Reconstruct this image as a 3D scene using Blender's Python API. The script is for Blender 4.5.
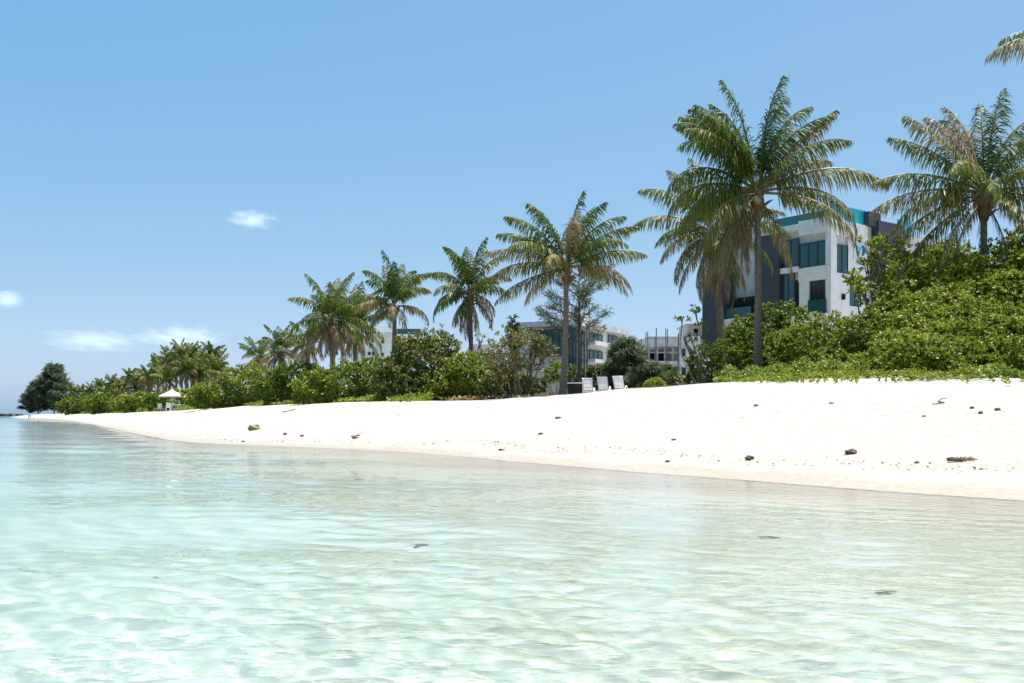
import bpy, bmesh, math, random
import numpy as np
from mathutils import Vector, Matrix
for o in list(bpy.data.objects): bpy.data.objects.remove(o)
SC = bpy.context.scene
R = math.radians
# ---------------------------------------------------------------- camera, sky, sun, exposure
F_PX = 995.56; HZ = 414.0; CAMH = 1.2           # focal length and horizon row of the photograph, eye height
cd = bpy.data.cameras.new('camera'); cam = bpy.data.objects.new('camera', cd); SC.collection.objects.link(cam)
cam.location = (0, 0, CAMH); cam.rotation_euler = (R(90), 0, 0)
cd.sensor_width = 36; cd.lens = 35; cd.shift_y = (HZ-341.5)/1024
cd.clip_start = .05; cd.clip_end = 30000
SC.camera = cam
SUN_EL, SUN_AZ = 78.0, 58.0                       # azimuth clockwise from +Y (the view direction)
w = bpy.data.worlds.new("World"); SC.world = w; w.use_nodes = True
nt = w.node_tree; bg = nt.nodes['Background']
sky = nt.nodes.new('ShaderNodeTexSky'); sky.sky_type = 'NISHITA'; sky.sun_disc = False
sky.sun_elevation = R(SUN_EL); sky.sun_rotation = R(SUN_AZ)
sky.air_density = .5; sky.dust_density = 1.4; sky.ozone_density = 3.0; sky.altitude = 0
# the photograph's sky is flatter from zenith to horizon than the model's: compress each channel
SKY_STRENGTH, EXPOSURE = .1, 1.4
sp_ = nt.nodes.new('ShaderNodeSeparateColor'); cb_ = nt.nodes.new('ShaderNodeCombineColor'); nt.links.new(sky.outputs[0], sp_.inputs[0])
for _c, (_p, _k) in enumerate(((1.0, .212), (.52, .371), (.32, .55))):
    _pw = nt.nodes.new('ShaderNodeMath'); _pw.operation = 'POWER'; _pw.inputs[1].default_value = _p; nt.links.new(sp_.outputs[_c], _pw.inputs[0])
    _ml = nt.nodes.new('ShaderNodeMath'); _ml.operation = 'MULTIPLY'; _ml.inputs[1].default_value = _k/SKY_STRENGTH/2**EXPOSURE; nt.links.new(_pw.outputs[0], _ml.inputs[0])
    nt.links.new(_ml.outputs[0], cb_.inputs[_c])
nt.links.new(cb_.outputs[0], bg.inputs[0]); bg.inputs[1].default_value = SKY_STRENGTH
sd = bpy.data.lights.new('sun', 'SUN'); sd.energy = 4.2; sd.angle = R(.53); sd.color = (1, .97, .925)
sun = bpy.data.objects.new('sun', sd); SC.collection.objects.link(sun)
_sv = Vector((math.sin(R(SUN_AZ))*math.cos(R(SUN_EL)), math.cos(R(SUN_AZ))*math.cos(R(SUN_EL)), math.sin(R(SUN_EL))))
sun.rotation_euler = _sv.to_track_quat('Z', 'Y').to_euler(); sun.location = _sv*100
sd.cycles.is_caustics_light = True
vs = SC.view_settings; vs.view_transform = 'Standard'; vs.look = 'None'; vs.gamma = 1; vs.use_curve_mapping = False
vs.exposure = EXPOSURE
cy = SC.cycles; cy.max_bounces = 8; cy.transparent_max_bounces = 12; cy.transmission_bounces = 6; cy.diffuse_bounces = 3; cy.glossy_bounces = 3
cy.volume_bounces = 1; cy.use_denoising = True; cy.sample_clamp_indirect = 6; cy.caustics_refractive = True; cy.caustics_reflective = False
try: cy.denoiser = 'OPENIMAGEDENOISE'
except Exception: pass

# ---------------------------------------------------------------- helpers
def mat(name, col, rough=.7, spec=.3, **k):
    m = bpy.data.materials.new(name); m.use_nodes = True
    b = m.node_tree.nodes['Principled BSDF']
    b.inputs['Base Color'].default_value = (*col, 1); b.inputs['Roughness'].default_value = rough
    b.inputs['Specular IOR Level'].default_value = spec
    return m
def nd(m, t, **k):
    n = m.node_tree.nodes.new(t)
    for a, v in k.items():
        if a[0] == '_': n.inputs[a[1:]].default_value = v
        else: setattr(n, a, v)
    return n
def lk(m, a, b): m.node_tree.links.new(a, b)
def bsdf(m): return m.node_tree.nodes['Principled BSDF']
def ramp(m, fac, stops):
    r = nd(m, 'ShaderNodeValToRGB'); e = r.color_ramp.elements
    while len(e) < len(stops): e.new(.5)
    for el, (p, c) in zip(e, stops): el.position = p; el.color = (*c, 1)
    lk(m, fac, r.inputs[0]); return r.outputs[0]
def noise(m, scale, vec=None, detail=4, rough=.55):
    n = nd(m, 'ShaderNodeTexNoise'); n.inputs['Scale'].default_value = scale
    n.inputs['Detail'].default_value = detail; n.inputs['Roughness'].default_value = rough
    if vec is not None: lk(m, vec, n.inputs['Vector'])
    return n.outputs['Fac']
def mesh_np(name, V, loops, sizes, mats, parent=None, smooth=False, midx=None, attr=None):
    """one mesh object from arrays: V (n,3), loops flat vertex indices, sizes per face"""
    me = bpy.data.meshes.new(name); V = np.asarray(V, np.float32)
    loops = np.asarray(loops, np.int32).ravel(); sizes = np.asarray(sizes, np.int32)
    me.vertices.add(len(V)); me.vertices.foreach_set('co', V.ravel())
    me.loops.add(len(loops)); me.loops.foreach_set('vertex_index', loops)
    me.polygons.add(len(sizes)); st = np.zeros(len(sizes), np.int32); st[1:] = np.cumsum(sizes)[:-1]
    me.polygons.foreach_set('loop_start', st)
    if midx is not None: me.polygons.foreach_set('material_index', np.asarray(midx, np.int32))
    me.polygons.foreach_set('use_smooth', np.full(len(sizes), smooth))
    if attr is not None:                            # a random shade per leaf
        at = me.attributes.new('tone', 'FLOAT', 'POINT'); at.data.foreach_set('value', np.asarray(attr, np.float32))
    for m in (mats if isinstance(mats, (list, tuple)) else [mats]): me.materials.append(m)
    me.update(calc_edges=True); me.validate()
    o = bpy.data.objects.new(name, me); SC.collection.objects.link(o); o.parent = parent
    return o
def tag(o, label=None, cat=None, group=None, kind=None):
    if label: o['label'] = label
    if cat: o['category'] = cat
    if group: o['group'] = group
    if kind: o['kind'] = kind
    return o
def empty(name, loc, label, cat, group=None, rz=0):
    o = bpy.data.objects.new(name, None); SC.collection.objects.link(o); o.location = loc; o.rotation_euler = (0, 0, rz)
    o.empty_display_size = .2
    return tag(o, label, cat, group)
def grid_faces(nr, nc):
    i = (np.arange(nr-1)[:, None]*nc+np.arange(nc-1)[None]).ravel()
    return np.stack([i, i+1, i+nc+1, i+nc], 1)
class MB:
    """collects boxes, tubes and sheets and links them as one mesh object"""
    def __init__(s): s.V = []; s.L = []; s.S = []; s.M = []; s.A = []; s.n = 0
    def add(s, V, F, mi=0, tone=.5):
        V = np.asarray(V, float).reshape(-1, 3); s.V.append(V)
        for f in F: s.L.extend([i+s.n for i in f]); s.S.append(len(f)); s.M.append(mi)
        s.A.append(np.full(len(V), tone)); s.n += len(V)
    def arr(s, V, F, mi=0, tone=None):
        V = np.asarray(V, float).reshape(-1, 3); F = np.asarray(F)
        s.V.append(V); s.L.extend((F+s.n).ravel().tolist()); s.S.extend([F.shape[1]]*len(F)); s.M.extend([mi]*len(F))
        s.A.append(np.full(len(V), .5) if tone is None else np.broadcast_to(tone, len(V)).astype(float)); s.n += len(V)
    def box(s, c, size, axes=None, mi=0):
        """box centred at c, half sizes along three axes"""
        ax = np.eye(3) if axes is None else np.asarray(axes, float); h = np.asarray(size, float)/2
        V = [np.asarray(c)+ax.T@(h*np.array(q)) for q in ((-1,-1,-1),(1,-1,-1),(1,1,-1),(-1,1,-1),(-1,-1,1),(1,-1,1),(1,1,1),(-1,1,1))]
        s.add(V, [(0,3,2,1),(4,5,6,7),(0,1,5,4),(1,2,6,5),(2,3,7,6),(3,0,4,7)], mi)
    def tube(s, P, rad, seg=8, mi=0, cap=True):
        P = np.asarray(P, float); rad = np.broadcast_to(rad, len(P)); T = np.gradient(P, axis=0); T /= np.linalg.norm(T, axis=1)[:, None]+1e-9
        up = np.array([.31, .95, .05]) if abs(T[0][2]) > .7 else np.array([0, 0, 1.])
        U = np.cross(T, up); U /= np.linalg.norm(U, axis=1)[:, None]+1e-9; W = np.cross(T, U)
        a = np.linspace(0, 2*np.pi, seg, endpoint=False)
        V = (P[:, None]+rad[:, None, None]*(np.cos(a)[None, :, None]*U[:, None]+np.sin(a)[None, :, None]*W[:, None])).reshape(-1, 3)
        F = [(i*seg+j, i*seg+(j+1) % seg, (i+1)*seg+(j+1) % seg, (i+1)*seg+j) for i in range(len(P)-1) for j in range(seg)]
        if cap: F += [tuple(range(seg))[::-1], tuple((len(P)-1)*seg+j for j in range(seg))]
        s.add(V, F, mi)
    def build(s, name, mats, parent=None, smooth=False):
        return mesh_np(name, np.vstack(s.V), s.L, s.S, mats, parent, smooth, s.M, np.concatenate(s.A))
F_PX = 995.56; HZ = 414.0; CAMH = 1.2
SHORE = [(90,-90,16,2.2),(45,-32,16,2.2),(24,-5,16,1.75),(12.5,8.2,15,1.7),(7.15,13.9,15.5,1.75),(3.6,19,16.5,2.0),(0,24.9,17.5,2.45),
         (-3.6,31.5,18.5,2.65),(-7.9,36.0,18,2.3),(-12.9,41.4,15,1.95),(-18.5,52,12.5,1.95),(-33,83,11,1.9),(-50,119,9,1.65),
         (-95,210,8,1.35),(-148,303,7,1.2),(-176,350,8,1.1),(-190,380,8,1.0),(-184,402,9,1.0),(-150,440,12,1.3),(0,520,20,2),(300,700,20,2),(1500,900,20,2)]
def catmull(P, n=14):
    P = np.array(P, float); out = []
    Q = np.vstack([2*P[0]-P[1], P, 2*P[-1]-P[-2]])
    for i in range(1, len(Q)-2):
        p0,p1,p2,p3 = Q[i-1],Q[i],Q[i+1],Q[i+2]
        # centripetal-ish: scaled tangents keep uneven spacing from overshooting
        d0=np.linalg.norm((p1-p0)[:2])**.5; d1=np.linalg.norm((p2-p1)[:2])**.5; d2=np.linalg.norm((p3-p2)[:2])**.5
        m1=(p1-p0)/d0-(p2-p0)/(d0+d1)+(p2-p1)/d1; m2=(p2-p1)/d1-(p3-p1)/(d1+d2)+(p3-p2)/d2
        m1*=d1; m2*=d1
        for t in np.linspace(0,1,n,endpoint=False):
            out.append((2*t**3-3*t**2+1)*p1+(t**3-2*t**2+t)*m1+(-2*t**3+3*t**2)*p2+(t**3-t**2)*m2)
    out.append(P[-1]); return np.array(out)
SH = catmull(SHORE)
_a, _b = SH[:-1,:2], SH[1:,:2]; _d = _b-_a; _l2 = (_d**2).sum(1)
def shore_tw(x, y):
    """signed distance inland from the waterline, beach width and crest height there"""
    x = np.atleast_1d(np.asarray(x,float)).ravel(); y = np.atleast_1d(np.asarray(y,float)).ravel()
    T=np.empty(len(x)); W=np.empty(len(x)); H=np.empty(len(x))
    for i in range(0,len(x),20000):
        px=x[i:i+20000,None]; py=y[i:i+20000,None]
        u=np.clip(((px-_a[:,0])*_d[:,0]+(py-_a[:,1])*_d[:,1])/_l2,0,1)
        dx=px-(_a[:,0]+u*_d[:,0]); dy=py-(_a[:,1]+u*_d[:,1]); r2=dx*dx+dy*dy
        k=r2.argmin(1); j=np.arange(len(k)); uu=u[j,k]
        sg=np.sign(_d[k,1]*dx[j,k]-_d[k,0]*dy[j,k])
        T[i:i+20000]=sg*np.sqrt(r2[j,k]); W[i:i+20000]=SH[k,2]*(1-uu)+SH[k+1,2]*uu; H[i:i+20000]=SH[k,3]*(1-uu)+SH[k+1,3]*uu
    return T,W,H
_wr = np.random.RandomState(5)
_ww = [(_wr.uniform(.15,1.1),_wr.uniform(0,6.28),_wr.uniform(0,6.28)) for _ in range(14)]
def lumps(x,y):
    z=0
    for k,a,p in _ww: z=z+np.sin(k*(x*math.cos(a)+y*math.sin(a))*1.6+p)*.5/(.6+k)
    return z/3.0
def ground_z(x,y):
    shp=np.shape(x); xr=np.ravel(np.atleast_1d(x)).astype(float); yr=np.ravel(np.atleast_1d(y)).astype(float)
    T,W,H=shore_tw(xr,yr); L=lumps(xr,yr)
    T=T+.35*np.sin(xr*.5+yr*.23)*np.clip(1-np.abs(T)/6,0,1)
    u=np.clip(T/W,0,1)
    dry=H*(1-(1-u)**1.55)
    dry=np.maximum(dry-.13*(1-np.exp(-np.clip(T,0,None)/.9))*(1-u),.03*np.clip(T,0,None))
    dry=dry+.05*np.clip((T-W)/6,0,1)*L*2+.045*L*np.clip(T/3-.6,0,1)
    d=np.clip(-T,0,None)
    wet=-(.62*(1-np.exp(-d*.13))+2.6*(1-np.exp(-np.clip(d-14,0,None)/90)))+.03*L*np.clip(d/3,0,1)
    z=np.where(T>0,dry,wet)
    return z.reshape(shp) if shp else float(z[0])
WAVE_K = .0019; BUMP_W = .011
# ---------------------------------------------------------------- sand and sea
def radial_sheet(name, angs, rads, zfun, m, label, smooth=True):
    A, Rr = np.meshgrid(angs, rads); X = Rr*np.sin(A); Y = Rr*np.cos(A)
    Z = zfun(X, Y, Rr)
    V = np.stack([X, Y, Z], -1).reshape(-1, 3)
    F = grid_faces(len(rads), len(angs))
    o = mesh_np(name, V, F, np.full(len(F), 4), m, None, smooth, attr=None if 'sand' in name else np.clip(-ground_z(X, Y), 0, 5).ravel())
    return tag(o, label, 'sand' if 'sand' in name else 'sea', kind='structure')
mS = mat('coral_sand', (.66, .60, .53), .95, .15)
geo = nd(mS, 'ShaderNodeNewGeometry'); sx = nd(mS, 'ShaderNodeSeparateXYZ'); lk(mS, geo.outputs['Position'], sx.inputs[0])
pos = geo.outputs['Position']
n1 = noise(mS, .7, pos, 5); n2 = noise(mS, 9, pos, 6, .7); n3 = noise(mS, 60, pos, 3, .6)
# wetness follows height above the sea with a ragged edge
zz = nd(mS, 'ShaderNodeMath', operation='MULTIPLY_ADD'); lk(mS, n1, zz.inputs[0]); zz.inputs[1].default_value = -.22; lk(mS, sx.outputs['Z'], zz.inputs[2])
dryc = ramp(mS, n2, [(.3, (.305, .285, .257)), (.5, (.38, .362, .332)), (.72, (.435, .42, .39))])
wetc = ramp(mS, n2, [(.3, (.235, .215, .175)), (.5, (.285, .262, .218)), (.7, (.335, .308, .262))])
bandc = ramp(mS, n2, [(.3, (.295, .268, .228)), (.7, (.37, .342, .302))])
def mr(m, v, a, b):
    r = nd(m, 'ShaderNodeMapRange', interpolation_type='SMOOTHSTEP'); lk(m, v, r.inputs[0])
    r.inputs[1].default_value = a; r.inputs[2].default_value = b; return r.outputs[0]
def mix(m, f, a, b):
    x = nd(m, 'ShaderNodeMix', data_type='RGBA'); lk(m, f, x.inputs[0])
    for s, v in ((6, a), (7, b)):
        if isinstance(v, tuple): x.inputs[s].default_value = (*v, 1)
        else: lk(m, v, x.inputs[s])
    return x.outputs[2]
c1 = mix(mS, mr(mS, zz.outputs[0], -.06, .05), wetc, bandc)
c2 = mix(mS, mr(mS, zz.outputs[0], .10, .30), c1, dryc)
# weedy olive patches and paler sand on the bottom, only under water
pn = noise(mS, .28, pos, 5, .62)
patch = ramp(mS, pn, [(.42, (.55, .54, .50)), (.58, (.50, .485, .42)), (.74, (.38, .37, .27))])
bt = mix(mS, mr(mS, sx.outputs['Z'], -.30, -.05), patch, c2)
lk(mS, bt, bsdf(mS).inputs['Base Color'])
rr = nd(mS, 'ShaderNodeMapRange'); lk(mS, zz.outputs[0], rr.inputs[0]); rr.inputs[1].default_value = .0; rr.inputs[2].default_value = .2; rr.inputs[3].default_value = .45; rr.inputs[4].default_value = .95
lk(mS, rr.outputs[0], bsdf(mS).inputs['Roughness'])
bn = nd(mS, 'ShaderNodeMath', operation='MULTIPLY_ADD'); lk(mS, n3, bn.inputs[0]); bn.inputs[1].default_value = .12; lk(mS, n2, bn.inputs[2])
vo = nd(mS, 'ShaderNodeTexVoronoi', feature='SMOOTH_F1'); vo.inputs['Scale'].default_value = 1.9; lk(mS, pos, vo.inputs['Vector'])
vm = mr(mS, vo.outputs['Distance'], .05, .4)
foot = nd(mS, 'ShaderNodeMath', operation='MULTIPLY'); lk(mS, vm, foot.inputs[0]); lk(mS, mr(mS, zz.outputs[0], .6, 1.1), foot.inputs[1])
bb = nd(mS, 'ShaderNodeMath', operation='ADD'); lk(mS, bn.outputs[0], bb.inputs[0]); lk(mS, foot.outputs[0], bb.inputs[1])
bp = nd(mS, 'ShaderNodeBump', _Strength=.8, _Distance=.125); dryb = nd(mS, 'ShaderNodeMath', operation='MULTIPLY'); lk(mS, bb.outputs[0], dryb.inputs[0]); lk(mS, mr(mS, zz.outputs[0], .0, .3), dryb.inputs[1]); lk(mS, dryb.outputs[0], bp.inputs['Height']); lk(mS, bp.outputs[0], bsdf(mS).inputs['Normal'])

angs = np.radians(np.concatenate([np.linspace(-178, -60, 60, endpoint=False), np.linspace(-60, 60, 420, endpoint=False), np.linspace(60, 178, 60)]))
rads = np.concatenate([[.02], np.geomspace(.6, 90, 330), np.geomspace(92, 9000, 90)])
sand = radial_sheet('sand', angs, rads, lambda x, y, r: ground_z(x, y), mS, 'white coral sand beach running down under the shallow sea')

wr = np.random.RandomState(11)
WAVES = []
for i in range(150):
    lam = .10*math.exp(wr.uniform(0, 1)**1.3*2.75)                # 0.10 .. 1.6 m
    th = R(200)+wr.normal(0, .62)                                  # running in towards the shore
    amp = WAVE_K*lam*(.55+.9*wr.rand())*(.8 if lam < .35 else (1 if lam < .7 else .42))
    WAVES.append((2*math.pi/lam, th, amp, wr.uniform(0, 6.28), lam))
for i in range(26):                                               # a low swell that keeps the far water ruffled
    lam = 2.4*math.exp(wr.uniform(0, 1)*1.2); WAVES.append((2*math.pi/lam, R(205)+wr.normal(0, .5), .0009*lam*(.6+.8*wr.rand()), wr.uniform(0, 6.28), lam))
def sea_z(x, y, r):
    z = np.zeros_like(x); cell = np.maximum(r*np.where(r < 40, .0056, .0094), .004)
    T, W_, H_ = shore_tw(x, y); T = T.reshape(x.shape)
    damp = np.clip(-T/5, .12, 1)
    gust = .75+.35*np.sin(x*.21+y*.13+1)*np.sin(y*.17-x*.09)
    for k, th, a, p, lam in WAVES:
        f = np.clip((lam/cell-3)/3, 0, 1)
        ph = k*(x*math.sin(th)+y*math.cos(th))+p+.5*np.sin(.37*k*(x*math.cos(th)-y*math.sin(th))+2*p)
        s = np.sin(ph); z += a*f*(s+.25*np.cos(2*ph))
    return z*damp*gust
mW = bpy.data.materials.new('sea_water'); mW.use_nodes = True
for n in list(mW.node_tree.nodes): mW.node_tree.nodes.remove(n)
# clear water: real refraction; the column below it takes out red with depth (stored per point as 'tone' in metres)
T_ = mW.node_tree; out = T_.nodes.new('ShaderNodeOutputMaterial')
g = T_.nodes.new('ShaderNodeBsdfGlass'); g.inputs['Roughness'].default_value = 0; g.inputs['IOR'].default_value = 1.33
at_ = T_.nodes.new('ShaderNodeAttribute'); at_.attribute_name = 'tone'
cbw = T_.nodes.new('ShaderNodeCombineColor')
for c_, k_ in enumerate((.145, .012, .066)):
    m1 = T_.nodes.new('ShaderNodeMath'); m1.operation = 'MULTIPLY'; m1.inputs[1].default_value = -k_*1.6; T_.links.new(at_.outputs['Fac'], m1.inputs[0])
    m2 = T_.nodes.new('ShaderNodeMath'); m2.operation = 'EXPONENT'; T_.links.new(m1.outputs[0], m2.inputs[0]); T_.links.new(m2.outputs[0], cbw.inputs[c_])
geo_w = T_.nodes.new('ShaderNodeNewGeometry'); mpw = T_.nodes.new('ShaderNodeMapping'); mpw.inputs['Scale'].default_value = (1, 1.7, 1); mpw.inputs['Rotation'].default_value = (0, 0, R(-20)); T_.links.new(geo_w.outputs['Position'], mpw.inputs['Vector'])
nw = T_.nodes.new('ShaderNodeTexNoise'); nw.inputs['Scale'].default_value = 5; nw.inputs['Detail'].default_value = 3; T_.links.new(mpw.outputs[0], nw.inputs['Vector'])
bw = T_.nodes.new('ShaderNodeBump'); bw.inputs['Strength'].default_value = 1; bw.inputs['Distance'].default_value = BUMP_W; T_.links.new(nw.outputs['Fac'], bw.inputs['Height']); T_.links.new(bw.outputs[0], g.inputs['Normal'])
T_.links.new(cbw.outputs[0], g.inputs['Color']); T_.links.new(g.outputs[0], out.inputs['Surface'])
wa = np.radians(np.concatenate([np.linspace(-178, -58, 50, endpoint=False), np.linspace(-58, 58, 420, endpoint=False), np.linspace(58, 178, 50)]))
wrd = np.concatenate([[.02], np.geomspace(.8, 40, 700), np.geomspace(40.4, 260, 200), np.geomspace(265, 14000, 90)])
sea = radial_sheet('sea', wa, wrd, sea_z, mW, 'shallow clear turquoise sea with small ripples')
sea.cycles.is_caustics_caster = True; sand.cycles.is_caustics_receiver = True
# ---------------------------------------------------------------- materials of plants and built things
def leafmat(name, stops, rough=.42, trans=.3, spec=.4):
    m = mat(name, (.1, .1, .1), rough, spec); b = bsdf(m)
    a = nd(m, 'ShaderNodeAttribute', attribute_name='tone'); col = ramp(m, a.outputs['Fac'], stops); lk(m, col, b.inputs['Base Color'])
    t = nd(m, 'ShaderNodeBsdfTranslucent'); lk(m, col, t.inputs['Color'])
    x = nd(m, 'ShaderNodeMixShader', _0=trans) if False else nd(m, 'ShaderNodeMixShader'); x.inputs[0].default_value = trans
    lk(m, b.outputs[0], x.inputs[1]); lk(m, t.outputs[0], x.inputs[2])
    lk(m, x.outputs[0], m.node_tree.nodes['Material Output'].inputs['Surface']); return m
PALM = leafmat('palm_leaf', [(0, (.020, .048, .014)), (.35, (.066, .118, .012)), (.55, (.155, .17, .024)), (.75, (.21, .16, .07)), (.92, (.38, .30, .18)), (1, (.15, .095, .05))], .5, .3, .3)
BUSH = leafmat('shrub_leaf', [(0, (.032, .064, .008)), (.4, (.112, .17, .010)), (.7, (.21, .26, .022)), (.86, (.26, .27, .05)), (1, (.17, .10, .045))], .45, .42, .35)
OLIVE = leafmat('dry_shrub_leaf', [(0, (.03, .045, .012)), (.4, (.098, .135, .022)), (.7, (.19, .195, .04)), (1, (.23, .13, .06))], .5, .3, .35)
NEEDLE = leafmat('casuarina_needle', [(0, (.035, .058, .032)), (.5, (.10, .14, .075)), (1, (.20, .21, .10))], .6, .45, .25)
def bark(name, c0, c1, sc=(3, 3, 14)):
    m = mat(name, c0, .9, .15); tc = nd(m, 'ShaderNodeTexCoord'); mp = nd(m, 'ShaderNodeMapping'); mp.inputs['Scale'].default_value = sc
    lk(m, tc.outputs['Object'], mp.inputs['Vector']); n = noise(m, 1.5, mp.outputs[0], 6, .7)
    lk(m, ramp(m, n, [(.3, c0), (.7, c1)]), bsdf(m).inputs['Base Color'])
    bp = nd(m, 'ShaderNodeBump', _Strength=.8, _Distance=.05); lk(m, n, bp.inputs['Height']); lk(m, bp.outputs[0], bsdf(m).inputs['Normal']); return m
TRUNK = bark('palm_bark', (.085, .065, .05), (.26, .215, .17))
TWIG = bark('twig_bark', (.10, .07, .045), (.24, .19, .14))
FIBRE = bark('palm_fibre', (.09, .055, .03), (.26, .17, .09), (8, 8, 5))
def rough_paint(name, col, rough=.6, var=.12, spec=.3, sc=1.5):
    m = mat(name, col, rough, spec); tc = nd(m, 'ShaderNodeTexCoord'); n = noise(m, sc, tc.outputs['Object'], 6, .65)
    d = tuple(c*(1-var) for c in col); l = tuple(min(1, c*(1+var*.5)) for c in col)
    lk(m, ramp(m, n, [(.3, d), (.65, l)]), bsdf(m).inputs['Base Color']); return m
WHITE = rough_paint('white_render', (.74, .74, .73), .7, .12)
GREYW = rough_paint('weathered_white_render', (.55, .56, .57), .8, .25)
CONC = rough_paint('raw_concrete', (.36, .35, .33), .9, .3, .2, 1.2)
DARK = rough_paint('charcoal_cladding', (.055, .06, .075), .55, .2)
BLACK = rough_paint('black_and_interior_shade', (.012, .013, .015), .7, .2)  # plain black objects, and shade inside openings put into colour
PALEG = rough_paint('pale_green_render', (.58, .64, .62), .8, .15)
PLAST = rough_paint('white_plastic', (.86, .86, .86), .4, .05)
CANVAS = rough_paint('cream_canvas', (.74, .70, .62), .85, .08)
def glassy(name, col, rough=.08, spec=.6):
    m = mat(name, col, rough, spec); return m
TEAL = glassy('teal_window_glass', (.012, .075, .085)); CYAN = glassy('cyan_parapet_glass', (.02, .36, .42), .15)
DGLASS = glassy('dark_window_glass', (.012, .022, .026)); BLUE = glassy('blue_window_frame', (.03, .10, .25), .4)
NET = rough_paint('green_safety_net', (.02, .26, .17), .8, .25, .1, 3)
STEEL = rough_paint('scaffold_steel', (.12, .13, .15), .5, .3)
ROCK = rough_paint('dark_coral_rock', (.10, .085, .07), .95, .5, .1, 9)
HUSK = rough_paint('coconut_husk', (.27, .235, .13), .95, .4, .1, 14)
WEED = rough_paint('dry_seaweed', (.20, .14, .085), .95, .5, .1, 20)

def P(px, d): return np.array([(px-512)/F_PX*d, d])
def Zof(py, d): return CAMH+(HZ-py)/F_PX*d
def G(px, d):
    x, y = P(px, d); return np.array([x, y, ground_z(np.array([x]), np.array([y]))[0]])
def nrm(v): return v/(np.linalg.norm(v, axis=-1, keepdims=True)+1e-9)

# ---------------------------------------------------------------- palms
def frond_arrays(rng, az, el, L, droop, tone, n=52, ll=1.12, hang=.6, wind=(.10, 0, 0), wid=.05, curl=0):
    """one feather leaf growing from the origin: arrays of its midrib and leaflets"""
    curl = curl+rng.normal(0, .16); K = 16; s = np.linspace(0, 1, K); e = np.radians(el)-(droop*1.22+.12)*s**1.75
    a = np.radians(az)+curl*s
    D = np.stack([np.cos(e)*np.cos(a), np.cos(e)*np.sin(a), np.sin(e)], 1); C = np.vstack([[0, 0, 0], np.cumsum(D[:-1]*L/(K-1), 0)])
    mb = MB(); mb.tube(C, np.linspace(.045, .008, K)*(L/4.), 4, 0, False); mb.A[-1][:] = min(.8, tone+.25)
    u = np.sort(np.concatenate([np.linspace(.13, .995, n)]*2))+rng.normal(0, .004, 2*n); u = np.clip(u, .1, 1)
    sd = np.tile([1., -1.], n)
    idx = u*(K-1); i0 = np.clip(idx.astype(int), 0, K-2); f = (idx-i0)[:, None]
    p0 = C[i0]*(1-f)+C[i0+1]*f; T = nrm(D[i0]*(1-f)+D[i0+1]*f)
    ah = np.radians(az)+curl*u
    S = np.stack([-np.sin(ah), np.cos(ah), 0*u], 1)*sd[:, None]; N = np.cross(T, np.stack([-np.sin(ah), np.cos(ah), 0*u], 1)); N = nrm(N); N *= np.sign(N[:, 2:3]+1e-6)
    fw = np.radians(24+34*u+(10 if el > 40 else 0))+rng.normal(0, .11, 2*n)
    d = S*np.cos(fw)[:, None]+T*np.sin(fw)[:, None]+N*(.10+rng.normal(0, .12, 2*n))[:, None]
    d = nrm(d)
    tear = 1-.5*(np.sin(u*rng.uniform(14, 26)+rng.uniform(0, 6)+sd) > .96)-.3*(rng.rand(2*n) < .05)
    prof = tear*ll*(L/4.)**.7*np.minimum(1, .55+1.6*u)*np.where(u > .55, 1-.72*((u-.55)/.45)**1.6, 1)*rng.uniform(.82, 1.08, 2*n)
    g = np.array([0, 0, -1.]); wv = np.array(wind)
    h1 = (hang+.3)*1.5*rng.uniform(.5, 1.35, 2*n)[:, None]
    d1 = nrm(d+g*h1*.35+wv*.5); d2 = nrm(d+g*h1*1.25+wv*1.2); d3 = nrm(d+g*h1*2.2+wv*1.7)
    p1 = p0+d1*(prof*.36)[:, None]; p2 = p1+d2*(prof*.36)[:, None]; p3 = p2+d3*(prof*.28)[:, None]
    wd = nrm(T+rng.normal(0, .25, T.shape))*wid*1.0*(L/4.)**.5
    w0, w1, w2 = wd*.35, wd*.5, wd*.36
    V = np.stack([p0-w0, p0+w0, p1-w1, p1+w1, p2-w2, p2+w2, p3], 1).reshape(-1, 3)
    b = np.arange(2*n)*7
    Q = np.concatenate([np.stack([b, b+1, b+3, b+2], 1), np.stack([b+2, b+3, b+5, b+4], 1)]); Tr = np.stack([b+4, b+5, b+6], 1)
    tn = np.clip(tone+rng.normal(0, .09, 2*n)+.10*(u-.5), 0, 1)
    tn = np.repeat(tn, 7).reshape(-1, 7)+np.array([0, 0, 0, 0, .04, .04, .10]); tn = np.clip(tn, 0, 1).ravel()
    k0 = mb.n; mb.arr(V, Q, 0, tn); mb.V.append(np.zeros((0, 3))); mb.A.append(np.zeros(0))
    mb.L.extend((Tr+k0).ravel().tolist()); mb.S.extend([3]*len(Tr)); mb.M.extend([0]*len(Tr))
    return mb
def auto_fronds(rng, n, L, dry=.3, up=84, low=-62, pw=1.25):
    out = []; a0 = rng.uniform(0, 360)
    for i in range(n):
        t = (i+.5)/n; el = up+(low-up)*t**pw+rng.normal(0, 5)
        d = t > 1-dry and rng.rand() < .75
        out.append((a0+i*137.5+rng.normal(0, 16), el+rng.normal(0, 6), L*(.98-.16*t)*rng.uniform(.9, 1.06)*(.9 if d else 1), (.55+.75*min(1, t*1.6))*rng.uniform(.8, 1.2)*(1 if el > -20 else .5),
                    rng.uniform(.60, .92) if d else rng.uniform(.20, .50)+.12*t, .45+.7*t+(.5 if d else 0)))
    return out
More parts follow.
